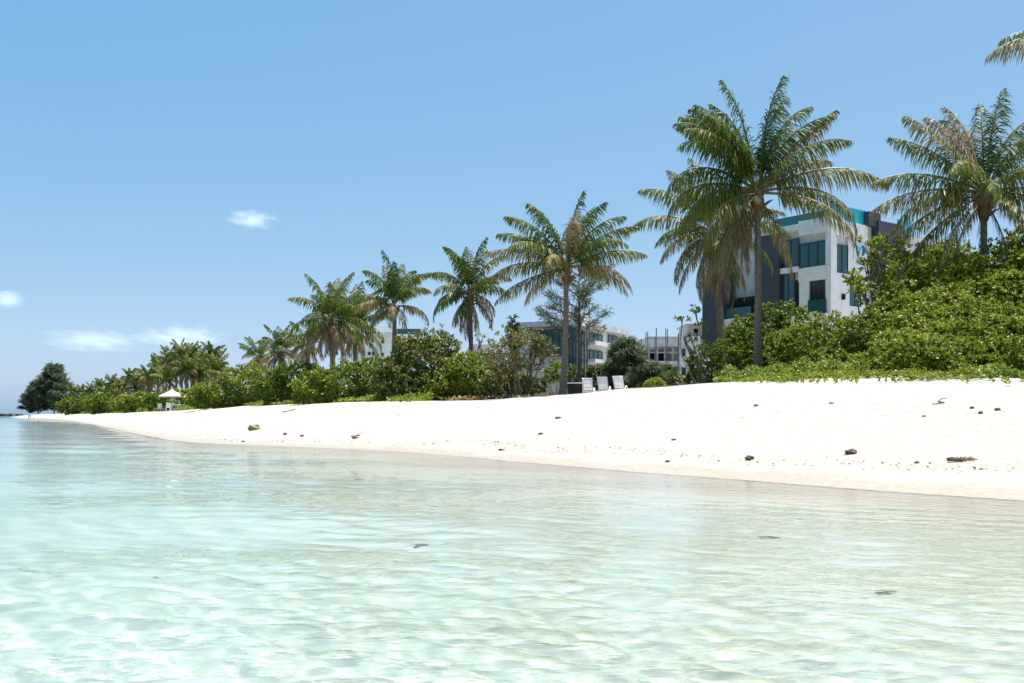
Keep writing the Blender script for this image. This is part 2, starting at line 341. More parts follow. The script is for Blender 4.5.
def palm(label, base, top, fronds, L=4.2, r=.17, seed=1, group='coconut palms along the beach', single=False, n=52, wid=.05, boots=1.0, bend=.12, nuts=3, name='palm_tree', ll=1.12, dead=5, dead_az=(0, 360)):
    """base, top: ground point and crown heart in world metres"""
    rng = np.random.RandomState(seed); base = np.array(base, float); rel = np.array(top)-base
    root = empty(name, base, label, 'palm tree', group)
    H = rel[2]; t = np.linspace(-.03, 1, 22); side = np.array([rel[0]*.5+.3, -.4, 0]); side = side/np.linalg.norm(side)
    C = np.stack([rel[0]*t, rel[1]*t, H*t], 1)+side*(np.sin(np.pi*np.clip(t, 0, 1))*bend*H*.3)[:, None]
    rad = r*(1-.30*t)+r*.75*np.exp(-np.clip(t, 0, 1)*22)+r*.035*np.sin(np.arange(22)*2.1)
    fine = np.linspace(0, 1, 90); Cf = np.stack([np.interp(fine, np.linspace(0, 1, 22), C[:, k]) for k in range(3)], 1); rf = np.interp(fine, np.linspace(0, 1, 22), rad)*(1+.07*((np.arange(90) % 3) == 0)+.03*rng.normal(0, 1, 90))
    mb = MB(); mb.tube(Cf, rf, 10); mb.build('trunk', TRUNK, root, True)
    heart = C[-1]; k = L/4.2
    mb = MB(); bs = np.linspace(-1.0, .35, 9)                          # the fibre and old leaf bases under the heart
    mb.tube(np.stack([heart[0]+0*bs, heart[1]+0*bs, heart[2]+bs*k], 1), np.array([.17, .21, .25, .29, .31, .30, .25, .17, .08])*k*boots, 9)
    for q in range(16):
        a = rng.uniform(0, 6.28); z0 = rng.uniform(-.9, .1)*k; o = np.array([math.cos(a), math.sin(a), 0])
        p = heart+[0, 0, z0]+o*.2*k; mb.tube(np.array([p, p+(o*.22+[0, 0, .20])*k, p+(o*.42+[0, 0, .28])*k]), np.array([.06, .045, .02])*k, 5)
    mb.build('leaf_bases', FIBRE, root)
    for q in range(nuts):
        a = rng.uniform(0, 6.28); bpy_c = heart+np.array([math.cos(a)*.36*k, math.sin(a)*.36*k, -.25*k+rng.normal(0, .1)])
        mb = MB(); z = np.linspace(-1, 1, 7); mb.tube(np.stack([bpy_c[0]+0*z, bpy_c[1]+0*z, bpy_c[2]+z*.15*k], 1), np.sqrt(np.clip(1-z*z, .01, 1))*.125*k, 8); mb.build('coconut', HUSK, root, True)
    if single:
        big = MB()
        for f in fronds:
            m_ = frond_arrays(rng, *f[:5], n=n, hang=f[5], wid=wid, ll=ll)
            V = np.vstack(m_.V)+heart+[0, 0, .1*k]; o = big.n; big.V.append(V); big.L.extend((np.array(m_.L)+o).tolist()); big.S.extend(m_.S); big.M.extend(m_.M); big.A.append(np.concatenate(m_.A)); big.n += len(V)
        big.build('crown', PALM, root)
    else:
        for f in fronds:
            m_ = frond_arrays(rng, *f[:5], n=n, hang=f[5], wid=wid, ll=ll)
            dry = f[4] > .6; off = heart+np.array([math.cos(R(f[0])), math.sin(R(f[0])), 0])*.12*k+[0, 0, .15*k+.25*k*math.sin(R(f[1]))]
            m_.V = [v+off for v in m_.V if len(v)]; m_.A = [a for a in m_.A if len(a)]
            o = m_.build('dead_frond' if dry else 'frond', PALM, root)
            if dry: o['label'] = 'dry straw coloured frond'
    # a skirt of dead, hanging leaves
    if dead:
        for q in range(dead):
            m_ = frond_arrays(rng, rng.uniform(*dead_az), -62+rng.normal(0, 8), L*rng.uniform(.55, .8), .45, rng.uniform(.72, 1.0), n=int(n*.7), hang=1.6, wid=wid*.9, ll=ll*.75)
            m_.V = [v+heart+[0, 0, -.1*k] for v in m_.V if len(v)]; m_.A = [a for a in m_.A if len(a)]
            o = m_.build('dead_frond', PALM, root); o['label'] = 'brown dead frond hanging down'
    return root

# ---------------------------------------------------------------- shrubs, creepers, broadleaf and needle trees
def rosettes(rng, Pn, Nn, l, k=7, tone=.45, tvar=.13, open_=.75, wid=.38):
    """k spoon-shaped leaves round each twig tip"""
    m = len(Pn); r1 = nrm(np.cross(Nn, rng.normal(0, 1, (m, 3)))); r2 = np.cross(Nn, r1)
    a = (np.arange(k)/k*2*np.pi)[None]+rng.uniform(0, 6.28, (m, 1)); a = a+rng.normal(0, .25, (m, k))
    op = open_*rng.uniform(.35, 1.45, (m, k))
    D = (r1[:, None]*np.cos(a)[..., None]+r2[:, None]*np.sin(a)[..., None])*np.sin(op)[..., None]+Nn[:, None]*np.cos(op)[..., None]
    D = D.reshape(-1, 3); p0 = np.repeat(Pn, k, 0)+rng.normal(0, l*.12, (m*k, 3)); ln = l*rng.uniform(.65, 1.2, m*k)[:, None]
    S = nrm(np.cross(D, np.repeat(Nn, k, 0)+rng.normal(0, .3, D.shape))); up = np.cross(S, D)
    p1 = p0+D*ln*.62+up*ln*.08; p2 = p0+D*ln-up*ln*.06
    w = ln*wid
    V = np.stack([p0-S*w*.12, p0+S*w*.12, p1-S*w*.5, p1+S*w*.5, p2-S*w*.25, p2+S*w*.25], 1).reshape(-1, 3)
    b = np.arange(m*k)*6; F = np.concatenate([np.stack([b, b+1, b+3, b+2], 1), np.stack([b+2, b+3, b+5, b+4], 1)])
    tn = np.repeat(np.clip(np.repeat(np.broadcast_to(tone, m)+rng.normal(0, tvar*.6, m), k)+rng.normal(0, tvar*.7, m*k), 0, 1), 6)
    return V, F, tn
def blob_points(rng, blobs, dens, zmin):
    Ps = []; Ns = []
    for i, (c, rd) in enumerate(blobs):
        c = np.array(c); rd = np.array(rd); area = 4*np.pi*((rd[0]*rd[1])**1.6/3+(rd[0]*rd[2])**1.6/3+(rd[1]*rd[2])**1.6/3)**(1/1.6)
        n = int(area*dens); d = nrm(rng.normal(0, 1, (n, 3)))
        sc = 1+.14*np.sin(d[:, 0]*5+i*2.1)*np.sin(d[:, 1]*6+i)+.12*np.sin(d[:, 2]*7+d[:, 0]*4+i*1.3)+rng.normal(0, .07, n)-np.where(rng.rand(n) < .3, rng.uniform(0, .45, n), 0)
        p = c+d*rd*sc[:, None]; nn = nrm(d/rd)
        ok = p[:, 2] > zmin
        for j, (c2, r2) in enumerate(blobs):
            if j != i: ok &= (((p-np.array(c2))/np.array(r2))**2).sum(1) > .62
        Ps.append(p[ok]); Ns.append(nn[ok])
    return np.vstack(Ps), np.vstack(Ns)
def bush(label, blobs_px, d, l=.15, tone=.45, tvar=.13, m=None, seed=1, group=None, name='shrub', dens=1.25, k=7, cat='shrub', deep=.85, twigs=26, wid=.46, zlo=None):
    """blobs_px: ellipsoids as (column, row, half width, half height[, extra depth]) seen at distance d"""
    rng = np.random.RandomState(seed); q = d/F_PX; bl = []
    for b in blobs_px:
        dd = d+(b[4] if len(b) > 4 else 0); x, y = P(b[0], dd); bl.append(((x, y, Zof(b[1], dd)), (b[2]*q, b[2]*q*deep, b[3]*q)))
    xs = np.mean([b[0][0] for b in bl]); ys = np.mean([b[0][1] for b in bl]); zb = float(ground_z(np.array([xs]), np.array([ys]))[0]); base = np.array([xs, ys, zb])
    bl = [(np.array(c)-base, r_) for c, r_ in bl]
    root = empty(name, base, label, cat, group)
    Pn, Nn = blob_points(rng, bl, dens/(l*l)/k*7.5, -.1 if zlo is None else zlo)
    Nn = nrm(Nn+np.array([0, 0, .55])+rng.normal(0, .35, Nn.shape))
    q_ = Pn/(l*6); tv = tone+.11*np.sin(q_[:, 0]+1.3*np.sin(q_[:, 2]*1.1+seed))*np.sin(q_[:, 1]*.8+q_[:, 2]*1.3)+.07*np.sin(q_[:, 0]*2.9+seed)*np.sin(q_[:, 2]*3.3)
    V, F, tn = rosettes(rng, Pn, Nn, l, k, tv, tvar, wid=wid)
    mb = MB(); mb.arr(V, F, 0, tn); mb.build('foliage', m or BUSH, root)
    mb = MB()
    for i in range(twigs):
        t = Pn[rng.randint(len(Pn))]; c = bl[rng.randint(len(bl))][0]; s = np.array([t[0]*.45+rng.normal(0, .2), t[1]*.45+rng.normal(0, .2), -.15])
        mid = (s+t)/2+rng.normal(0, .15, 3); mb.tube(np.array([s, mid, t*1.0]), np.array([.035, .022, .010])*(1+d/90), 5)
    mb.build('branches', TWIG, root)
    return root
def sprig_tree(label, base, stems, d, l=.2, tone=.5, tvar=.15, m=None, seed=1, name='small_tree', cat='tree', per=26, rr=.45, r0=.05, k=7, group=None):
    """an open tree: bent stems to the given tips, twigs and leaf tufts round each tip"""
    rng = np.random.RandomState(seed); root = empty(name, base, label, cat, group); base = np.array(base)
    tr = MB(); Pn = []; Nn = []
    for (px, py, rs) in stems:
        x, y = P(px, d); tip = np.array([x, y+rng.normal(0, .5), Zof(py, d)])-base
        s = np.array([tip[0]*.25+rng.normal(0, .12), rng.normal(0, .15), -.1]); t = np.linspace(0, 1, 7)[:, None]
        C = s+(tip-s)*t+np.sin(np.pi*t)*rng.normal(0, .16, 3)*np.array([1, 1, .3]); tr.tube(C, np.linspace(r0, r0*.3, 7), 6)
        for q in range(per):
            o = nrm(rng.normal(0, 1, 3)); p = tip+o*rr*rs*rng.uniform(.25, 1)*np.array([1.15, 1, .75]); Pn.append(p); Nn.append(o*.6+[0, 0, .7])
            if q % 3 == 0: tr.tube(np.array([C[4]+(tip-C[4])*rng.uniform(0, 1), (tip+p)/2, p]), np.array([.014, .010, .006])*(1+d/120), 4)
    tr.build('trunk', TWIG, root)
    V, F, tn = rosettes(rng, np.array(Pn), nrm(np.array(Nn)), l, k, tone, tvar); mb = MB(); mb.arr(V, F, 0, tn); mb.build('crown', m or BUSH, root)
    return root
def needle_tree(label, base, h, rx, seed=1, n=3000, sl=.5, sw=.03, tone=.4, limbs=34, shape=.8, dense=1., lean=0, name='casuarina_tree', group=None, low=.1, cat='tree'):
    """a casuarina: leader, rising limbs and drooping needle sprays along them"""
    rng = np.random.RandomState(seed); root = empty(name, base, label, cat, group)
    tr = MB(); t = np.linspace(-.02, 1, 10); tr.tube(np.stack([lean*t*t, 0*t, h*t], 1), np.linspace(.024*h**.8, .003*h**.8, 10), 7)
    segs = []
    for i in range(limbs):
        u = low+(1-low)*((i+.5)/limbs)**.85; a = i*2.4+rng.normal(0, .4); reach = rx*(1-u)**shape*rng.uniform(.65, 1.15)+.12*rx*.5
        p = np.array([lean*u*u, 0, h*u]); o = np.array([math.cos(a), math.sin(a), 0]); q = p+o*reach*.55+[0, 0, reach*.30]; e = p+o*reach+[0, 0, reach*rng.uniform(.35, .75)]
        tr.tube(np.array([p, q, e]), np.array([.0065, .004, .0015])*h**.8, 4); segs.append((p, q, e, reach))
    tr.build('trunk', TWIG, root)
    wts = np.array([s[3] for s in segs])**1.3+.08*rx; wts /= wts.sum(); ch = rng.choice(len(segs), n, p=wts); f = rng.beta(1.6, 1.1, n)[:, None]
    A = np.array([s[0] for s in segs])[ch]; B = np.array([s[1] for s in segs])[ch]; Cc = np.array([s[2] for s in segs])[ch]
    p = (1-f)**2*A+2*f*(1-f)*B+f*f*Cc+rng.normal(0, .05*rx, (n, 3))*dense
    o = nrm(Cc-A); D = nrm(o*.7+rng.normal(0, .45, (n, 3))+[0, 0, .35]); D2 = nrm(D+[0, 0, -.9]); ln = sl*rng.uniform(.6, 1.3, n)[:, None]
    S = nrm(np.cross(D, rng.normal(0, 1, (n, 3))))*sw
    p1 = p+D*ln*.5; p2 = p1+D2*ln*.5
    V = np.stack([p-S*.5, p+S*.5, p1-S, p1+S, p2-S*.3, p2+S*.3], 1).reshape(-1, 3); b = np.arange(n)*6
    F = np.concatenate([np.stack([b, b+1, b+3, b+2], 1), np.stack([b+2, b+3, b+5, b+4], 1)])
    mb = MB(); mb.arr(V, F, 0, np.repeat(np.clip(tone+rng.normal(0, .16, n), 0, 1), 6)); mb.build('crown', NEEDLE, root)
    return root
# ---------------------------------------------------------------- buildings
class Face:
    """a facade: foot of its corner, direction along it and outward normal; columns/rows of the picture give distances along and heights"""
    def __init__(f, o, d, n): f.o = np.array(o, float); f.d = np.array(d, float); f.n = np.array(n, float)
    def s(f, px): k = (px-512)/F_PX; return (k*f.o[1]-f.o[0])/(f.d[0]-k*f.d[1])
    def z(f, px, py): return CAMH+(HZ-py)/F_PX*(f.o[1]+f.d[1]*f.s(px))
    def add(f, mb, s0, s1, z0, z1, n0, n1, mi=0):
        c = f.o+f.d*(s0+s1)/2+f.n*(n0+n1)/2
        mb.box((c[0], c[1], (z0+z1)/2), (abs(s1-s0), abs(n1-n0), abs(z1-z0)), ((*f.d, 0), (*f.n, 0), (0, 0, 1)), mi)
    def px(f, mb, x0, x1, y0, y1, n0, n1, mi=0, ref=None):
        r = x0 if ref is None else ref
        f.add(mb, f.s(x0), f.s(x1), f.z(r, y0), f.z(r, y1), n0, n1, mi)
def part(name, m, root, *boxes):
    """boxes: (face, x0, x1, y0, y1, n0, n1[, ref column])"""
    mb = MB()
    for b in boxes: b[0].px(mb, *b[1:7], ref=b[7] if len(b) > 7 else None)
    o = mb.build(name, m, None); o.parent = root; o.matrix_parent_inverse = Matrix.Translation(-root.location); return o
def raw(name, m, root, mb):
    o = mb.build(name, m, None); o.parent = root; o.matrix_parent_inverse = Matrix.Translation(-root.location); return o

# the hotel behind the main palm
C0 = np.array([19.9, 62.0]); Lf = Face(C0, (-.6, .8), (-.8, -.6)); Rf = Face(C0, (.8, .6), (.6, -.8))
hotel = empty('hotel_building', (*C0, 2.0), 'modern white and charcoal hotel with cyan glass roof parapet behind the tall palm', 'building')
zr = Lf.z(830, 219); z0 = 1.6
mb = MB()                                            # main body, set back 0.5 m behind the faces
cc = C0+Lf.d*4.7+Rf.d*6; mb.box((cc[0], cc[1], (z0+zr)/2), (12.0, 9.3, zr-z0-.1), ((*Rf.d, 0), (*Lf.d, 0), (0, 0, 1)))
raw('core_wall', GREYW, hotel, mb)
part('roof_slab', WHITE, hotel, (Lf, 831, 802, 217, 231.5, -.6, .35, 830), (Lf, 802, 756, 225, 230.5, -.6, .5, 802))
part('roof_fascia', WHITE, hotel, (Rf, 829.5, 866, 219, 234, -.3, .12, 830))
part('wall', WHITE, hotel, (Rf, 829.5, 848.2, 272, 345, -.3, .1, 830), (Rf, 829.5, 835.5, 234, 272, -.3, .1, 830), (Rf, 847, 866, 234, 278, -.3, .1, 847),
     (Rf, 860, 866, 278, 345, -.3, .1, 860), (Rf, 848.2, 860, 306, 345, -.3, .1, 848))
part('wall', WHITE, hotel, (Lf, 831, 801, 265, 279, -.4, .28, 830), (Lf, 811, 801.5, 279, 314, -.4, .24, 811), (Lf, 831, 829, 279, 314, -.4, .24, 830), (Lf, 831, 828, 231.5, 265, -.4, .22, 830))
part('floor_slab', WHITE, hotel, (Lf, 831, 783, 313.5, 321, -.4, .5, 830)); part('floor_slab', WHITE, hotel, (Lf, 801, 783, 266.5, 272, -.4, .3, 801))
part('balcony_slab', WHITE, hotel, (Lf, 766, 734, 318, 325.5, -.5, 1.2, 760))
part('cladding_panel', DARK, hotel, (Lf, 783, 759, 231, 352, -.4, .42, 783)); part('cladding_panel', DARK, hotel, (Lf, 735.5, 716, 268, 356, -.8, 1.4, 735))
part('cladding_tower', DARK, hotel, (Rf, 872, 898, 221.5, 350, -1.2, .5, 872)); part('roof_plant_box', DARK, hotel, (Rf, 864, 876, 212, 226, -.9, .35, 864))
def window(root, F, x0, x1, y0, y1, n, glass=TEAL, mull=1, fr=DARK, ref=None):
    r = x0 if ref is None else ref
    s0, s1 = sorted((F.s(x0), F.s(x1))); za, zb = sorted((F.z(r, y0), F.z(r, y1))); t = .07
    mb = MB(); F.add(mb, s0, s1, za, za+t, n-.03, n+.05); F.add(mb, s0, s1, zb-t, zb, n-.03, n+.05)
    for i in range(mull+2):
        s = s0+(s1-s0)*i/(mull+1); F.add(mb, max(s0, s-t/2), min(s1, s+t/2), za+t, zb-t, n-.03, n+.05)
    o = raw('window', fr, root, mb); mg = MB(); F.add(mg, s0+.01, s1-.01, za+.01, zb-.01, n-.025, n+.01)
    p = mg.build('pane', glass, None); p.parent = o; p.matrix_parent_inverse = Matrix.Translation(-root.location) if False else (o.matrix_parent_inverse.inverted() if False else Matrix.Identity(4)); return o
window(hotel, Rf, 835.5, 847, 244, 272, .04); window(hotel, Rf, 848.2, 860, 278, 306, .04, ref=848)
window(hotel, Lf, 828, 801, 240, 265, .12, mull=2); window(hotel, Lf, 829, 811, 279, 313.5, .05, DGLASS, 1); window(hotel, Lf, 795.5, 783.5, 272, 313.5, .12, mull=1); window(hotel, Lf, 800, 784, 238, 266, .10, mull=1)
part('painted_dark_opening', BLACK, hotel, (Lf, 801, 795.8, 280, 313.5, -.1, .06)); part('painted_dark_opening', BLACK, hotel, (Lf, 760, 736, 296, 352, -.3, .3, 760))  # black panels paint in the gloom inside the openings
part('balcony_railing', TEAL, hotel, (Lf, 829, 811, 299, 313, .30, .34, 829)); part('balcony_railing', TEAL, hotel, (Lf, 762, 735, 307.5, 318, 1.1, 1.14, 760))
mb = MB(); zt = Lf.z(830, 204)
for i in range(6):
    a, b = Rf.s(831)+i*1.22*1.0, Rf.s(831)+(i+1)*1.22-.03
    if b < Rf.s(866): mb = MB(); Rf.add(mb, a, b, zr+.02, zt, -.06, -.02); raw('parapet_glass', CYAN, hotel, mb)
mb = MB(); Rf.add(mb, Rf.s(898), Rf.s(912), zr-.2, zt-.1, -.06, -.02)
raw('parapet_glass', CYAN, hotel, mb)
mb = MB(); Lf.add(mb, .1, 5.2, zr+.02, zt-.1, -.9, -.86); raw('parapet_glass', TEAL, hotel, mb)
for i in range(4): mb = MB(); Rf.add(mb, Rf.s(831)+i*1.22-.03, Rf.s(831)+i*1.22, zr, zt+.01, -.07, -.01); raw('parapet_post', DARK, hotel, mb)
em = part('emblem', rough_paint('emblem_plate', (.62, .68, .74), .5, .1), hotel, (Rf, 852, 863.5, 242, 258.5, .1, .16))
def curved(F, pts, n, w):
    m_ = MB(); Q = []
    for x, y in pts: s = F.s(x); p = F.o+F.d*s+F.n*n; Q.append((p[0], p[1], F.z(x, y)))
    m_.tube(np.array(Q), np.array(w), 6); return m_
EMB = rough_paint('emblem_blue', (.03, .20, .32), .5, .1)
for pts, w_ in (([(856, 256), (855, 252), (856.5, 248), (858, 245.5)], [.05, .13, .12, .05]), ([(860, 256), (861.6, 252), (861, 248.5), (859, 246)], [.05, .14, .12, .05])):
    raw('emblem_figure', EMB, hotel, curved(Rf, pts, .2, w_))
mb = MB(); p = C0+Rf.d*Rf.s(841)+Rf.n*.2; zz_ = Rf.z(841, 297); mb.tube(np.array([[p[0], p[1], zz_-.18], [p[0], p[1], zz_+.18]]), .11, 8); raw('wall_lamp', BLACK, hotel, mb)

# the white block with teal glazing behind the slim palm
C1 = np.array([(578-512)/F_PX*76, 76.]); L1 = Face(C1, (-.88, .47), (-.47, -.88)); R1 = Face(C1, (.47, .88), (.88, -.47))
hostel = empty('apartment_building', (*C1, 2.0), 'white three storey block with tall teal glazing behind the slim palm', 'building')
z1 = L1.z(578, 322); mb = MB(); cc = C1+L1.d*3.0+R1.d*5.2; mb.box((cc[0], cc[1], (1.5+z1)/2), (6.1, 10.2, z1-1.5), ((*L1.d, 0), (*R1.d, 0), (0, 0, 1))); raw('wall', GREYW, hostel, mb)
part('roof_slab', GREYW, hostel, (L1, 579, 519, 320, 325, -.4, .35, 578)); part('roof_slab', GREYW, hostel, (R1, 577, 625, 320.5, 326.5, -.4, .35, 578))
window(hostel, L1, 577, 569, 328, 388, .1, TEAL, 1); window(hostel, L1, 566, 535, 329, 356, .1, TEAL, 4); window(hostel, L1, 532, 528, 327, 334, .1, DGLASS, 0); window(hostel, L1, 541, 536, 369, 387, .1, TEAL, 0)
window(hostel, R1, 580, 586, 331, 386, .1, TEAL, 1, ref=578); window(hostel, R1, 588, 601, 331, 340, .1, TEAL, 2, ref=578); window(hostel, R1, 588, 601, 348, 358, .1, TEAL, 2, ref=578)
window(hostel, R1, 588, 601, 364, 375, .1, TEAL, 2, ref=578); window(hostel, R1, 607, 616, 333, 343, .1, DGLASS, 1, ref=600); window(hostel, R1, 607, 616, 350, 360, .1, DGLASS, 1, ref=600)
part('column', WHITE, hostel, (L1, 569, 566, 325, 390, 0, .3, 569)); part('floor_slab', WHITE, hostel, (R1, 586, 604, 341, 345, 0, .8, 586)); part('floor_slab', WHITE, hostel, (R1, 586, 604, 359, 362.5, 0, .8, 586))
mb = MB(); q = C1+L1.d*1.4+R1.d*2; mb.box((q[0], q[1], z1+.25), (2.2, 2.4, .9), ((*L1.d, 0), (*R1.d, 0), (0, 0, 1))); raw('roof_room', GREYW, hostel, mb)
# low white garden wall in front of it
a_, b_ = P(516, 68), P(557, 68); gw = empty('garden_wall', (*((a_+b_)/2), 1.8), 'low white rendered wall behind the thin yellowing tree', 'wall')
mb = MB(); mb.box(((a_+b_)[0]/2, 68, 2.6), (b_[0]-a_[0], .25, 3.0)); raw('wall', WHITE, gw, mb); mb = MB(); mb.box(((a_+b_)[0]/2, 68, 4.16), (b_[0]-a_[0]+.1, .36, .1)); raw('coping', GREYW, gw, mb)

# the unfinished building with scaffolding
dC = 92; Cf = Face(P(648, dC), (1, .0), (0, -1)); site = empty('unfinished_building', (*P(678, dC), 2.0), 'pale unfinished concrete building with open floors left of the hotel', 'building')
for x0, x1, y0, y1 in ((648, 700, 336.5, 346.5), (648, 680, 361, 366.5), (648, 680, 380, 386)): part('floor_slab', GREYW, site, (Cf, x0, x1, y0, y1, -7, 0, 648))
part('wall', GREYW, site, (Cf, 679, 706, 346.5, 392, -7, .1), (Cf, 686, 706, 339, 346.5, -6, .12))
for x in (649, 657.5, 665.5, 673): part('column', CONC, site, (Cf, x-.8, x+.9, 346.5, 392, -.5, -.1, 648))
pass; part('back_wall', BLACK, site, (Cf, 650, 679, 346.5, 392, -6.5, -6))  # black colour puts the shade of the open floors on this wall
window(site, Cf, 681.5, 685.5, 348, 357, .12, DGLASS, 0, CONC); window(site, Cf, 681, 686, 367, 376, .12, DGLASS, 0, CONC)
mb = MB()
for a in ((688, 695, 325, 338), (699.5, 706, 325, 338), (695, 699.5, 325, 328), (695, 699.5, 333, 338)): Cf.px(mb, *a, -5, -.6, ref=688)
raw('roof_room', CONC, site, mb); part('roof_room_slab', CONC, site, (Cf, 686, 707, 323.5, 325, -5.4, -.2))
part('safety_net', NET, site, (Cf, 705, 715, 321, 338, -3, -.4))
def scaffold(label, xs, d, ytop, ybot, bars, seed):
    rng = np.random.RandomState(seed); root = empty('scaffold', (*P(xs[0], d), 2.0), label, 'scaffold')
    for dd in (0, 1.1):
        for x in xs:
            X, Y = P(x, d); mb = MB(); zt_ = Zof(ytop+rng.uniform(-4, 7), d); mb.tube(np.array([[X, Y+dd, 1.9], [X+rng.normal(0, .04), Y+dd, zt_]]), .045, 6); raw('pole', STEEL, root, mb)
    for y in bars:
        for dd in (-.06, 1.16):
            mb = MB(); X0, Y0 = P(xs[0]-1, d); X1, _ = P(xs[-1]+1, d); mb.tube(np.array([[X0, Y0+dd, Zof(y, d)], [X1, Y0+dd, Zof(y+.4, d)]]), .035, 6); raw('ledger', STEEL, root, mb)
    return root
scaffold('steel scaffold poles standing against the unfinished building', [648, 656.5, 668, 679.5], 90, 331, 390, [337, 352, 364, 377], 1)
scaffold('free standing scaffold poles left of the unfinished building', [627, 633, 642], 95, 338, 375, [352, 358], 2)
tp = empty('black_tarpaulin', (*P(690, 89), 2.0), 'torn black tarpaulin hanging down the side of the unfinished building', 'tarpaulin')
X0, Y0 = P(684, 89); pts = [(683.5, 337, 1.5), (687, 345, 2.5), (691, 352, 4.5), (692, 362, 3.5), (695, 374, 1.6)]
mb = MB(); V = []
for i, (x, y, w_) in enumerate(pts):
    for sgn, yy in ((-1, -.1), (1, .05), (1, .09), (-1, -.06)): V.append((*(P(x+sgn*w_*.5, 89)+[0, yy+.12*math.sin(i*2)]), Zof(y-sgn*w_*.4, 89)))
V = np.array(V)-[X0, Y0, 0]; F = [(i*4+j, i*4+(j+1) % 4, i*4+4+(j+1) % 4, i*4+4+j) for i in range(4) for j in range(4)]+[(0, 1, 2, 3), (19, 18, 17, 16)]
mb.add(V+[X0, Y0, 0], F); raw('sheet', BLACK, tp, mb)
sh_ = empty('long_shed', (*P(640, 84), 2.0), 'long low grey shed roof behind the casuarina bushes', 'building')
mb = MB(); X0, Y0 = P(608, 84); X1, _ = P(647, 84); mb.box(((X0+X1)/2, 85.5, 3.4), (X1-X0, 3, 3.4)); raw('wall', CONC, sh_, mb)
mb = MB(); za = Zof(354, 84); mb.add([(X0-.3, 83.6, za-.4), (X1+.3, 83.6, za-.7), (X1+.3, 87.4, za-.1), (X0-.3, 87.4, za+.3), (X0-.3, 83.6, za-.52), (X1+.3, 83.6, za-.82), (X1+.3, 87.4, za-.22), (X0-.3, 87.4, za+.18)],
    [(0, 1, 2, 3), (7, 6, 5, 4), (0, 4, 5, 1), (1, 5, 6, 2), (2, 6, 7, 3), (3, 7, 4, 0)]); raw('roof', DARK, sh_, mb)

# pale green block far behind
dD = 125; Df = Face(P(360, dD), (1, .12), (.12, -1)); Df.d /= np.linalg.norm(Df.d); Df.n /= np.linalg.norm(Df.n)
pg = empty('apartment_building', (*P(388, dD), 2.0), 'pale green apartment block with small windows behind the leaning palm', 'building')
part('wall', PALEG, pg, (Df, 358, 422, 336, 396, -8, 0, 360)); part('roof_slab', GREYW, pg, (Df, 366, 400, 332, 337, -7, .5, 366)); part('roof_room', PALEG, pg, (Df, 376, 392, 325, 333, -6, -1.5, 366))
part('balcony_band', TEAL, pg, (Df, 397, 421, 329, 334.5, -5, .6, 397)); part('roof_slab', WHITE, pg, (Df, 397, 421, 334.5, 337, -5, .7, 397))
for x, y in ((367.8, 337.5), (371.5, 339), (381.2, 340), (368, 352), (372, 352), (381, 353)): window(pg, Df, x, x+2.6, y, y+3.4, .06, DGLASS, 0)
window(pg, Df, 392.5, 399, 340, 349, .06, DGLASS, 1, BLUE); window(pg, Df, 403, 409, 341, 347, .06, DGLASS, 1, BLUE); part('drain_pipe', GREYW, pg, (Df, 377, 377.7, 337, 396, 0, .15))
wb = empty('white_house', (*P(266, 150), 1.8), 'small white house glimpsed behind the smaller palms', 'building')
Wf = Face(P(258, 150), (1, 0), (0, -1)); part('wall', GREYW, wb, (Wf, 258, 280, 362, 402, -6, 0)); part('roof_slab', CONC, wb, (Wf, 257, 281, 359.5, 362, -6.3, .4)); window(wb, Wf, 262, 266, 367, 372, .05, DGLASS, 0)
ht = empty('hut', (*P(486, 72), 2.0), 'low dark roofed hut behind the shrubs beside the palm', 'building')
Hf = Face(P(468, 72), (1, .05), (.05, -1)); part('wall', CONC, ht, (Hf, 470, 506, 353, 392, -4, 0)); part('painted_dark_opening', BLACK, ht, (Hf, 474, 483, 360, 392, 0, .05))  # black slab paints the dark of the doorway
mb = MB(); X0, Y0 = P(465, 71.4); X1, _ = P(510, 71.4); za = Zof(353, 72); mb.add([(X0, Y0, za), (X1, Y0+.3, za), (X1-.2, Y0+2.4, za+.75), (X0+.3, Y0+2.2, za+.75), (X0, Y0+4.8, za), (X1, Y0+5, za), (X0, Y0, za-.1), (X1, Y0+.3, za-.1), (X0, Y0+4.8, za-.1), (X1, Y0+5, za-.1)],
    [(0, 1, 2, 3), (3, 2, 5, 4), (0, 3, 4), (1, 5, 2), (0, 6, 7, 1), (4, 5, 9, 8), (6, 8, 9, 7), (0, 4, 8, 6), (1, 7, 9, 5)]); raw('roof', DARK, ht, mb)
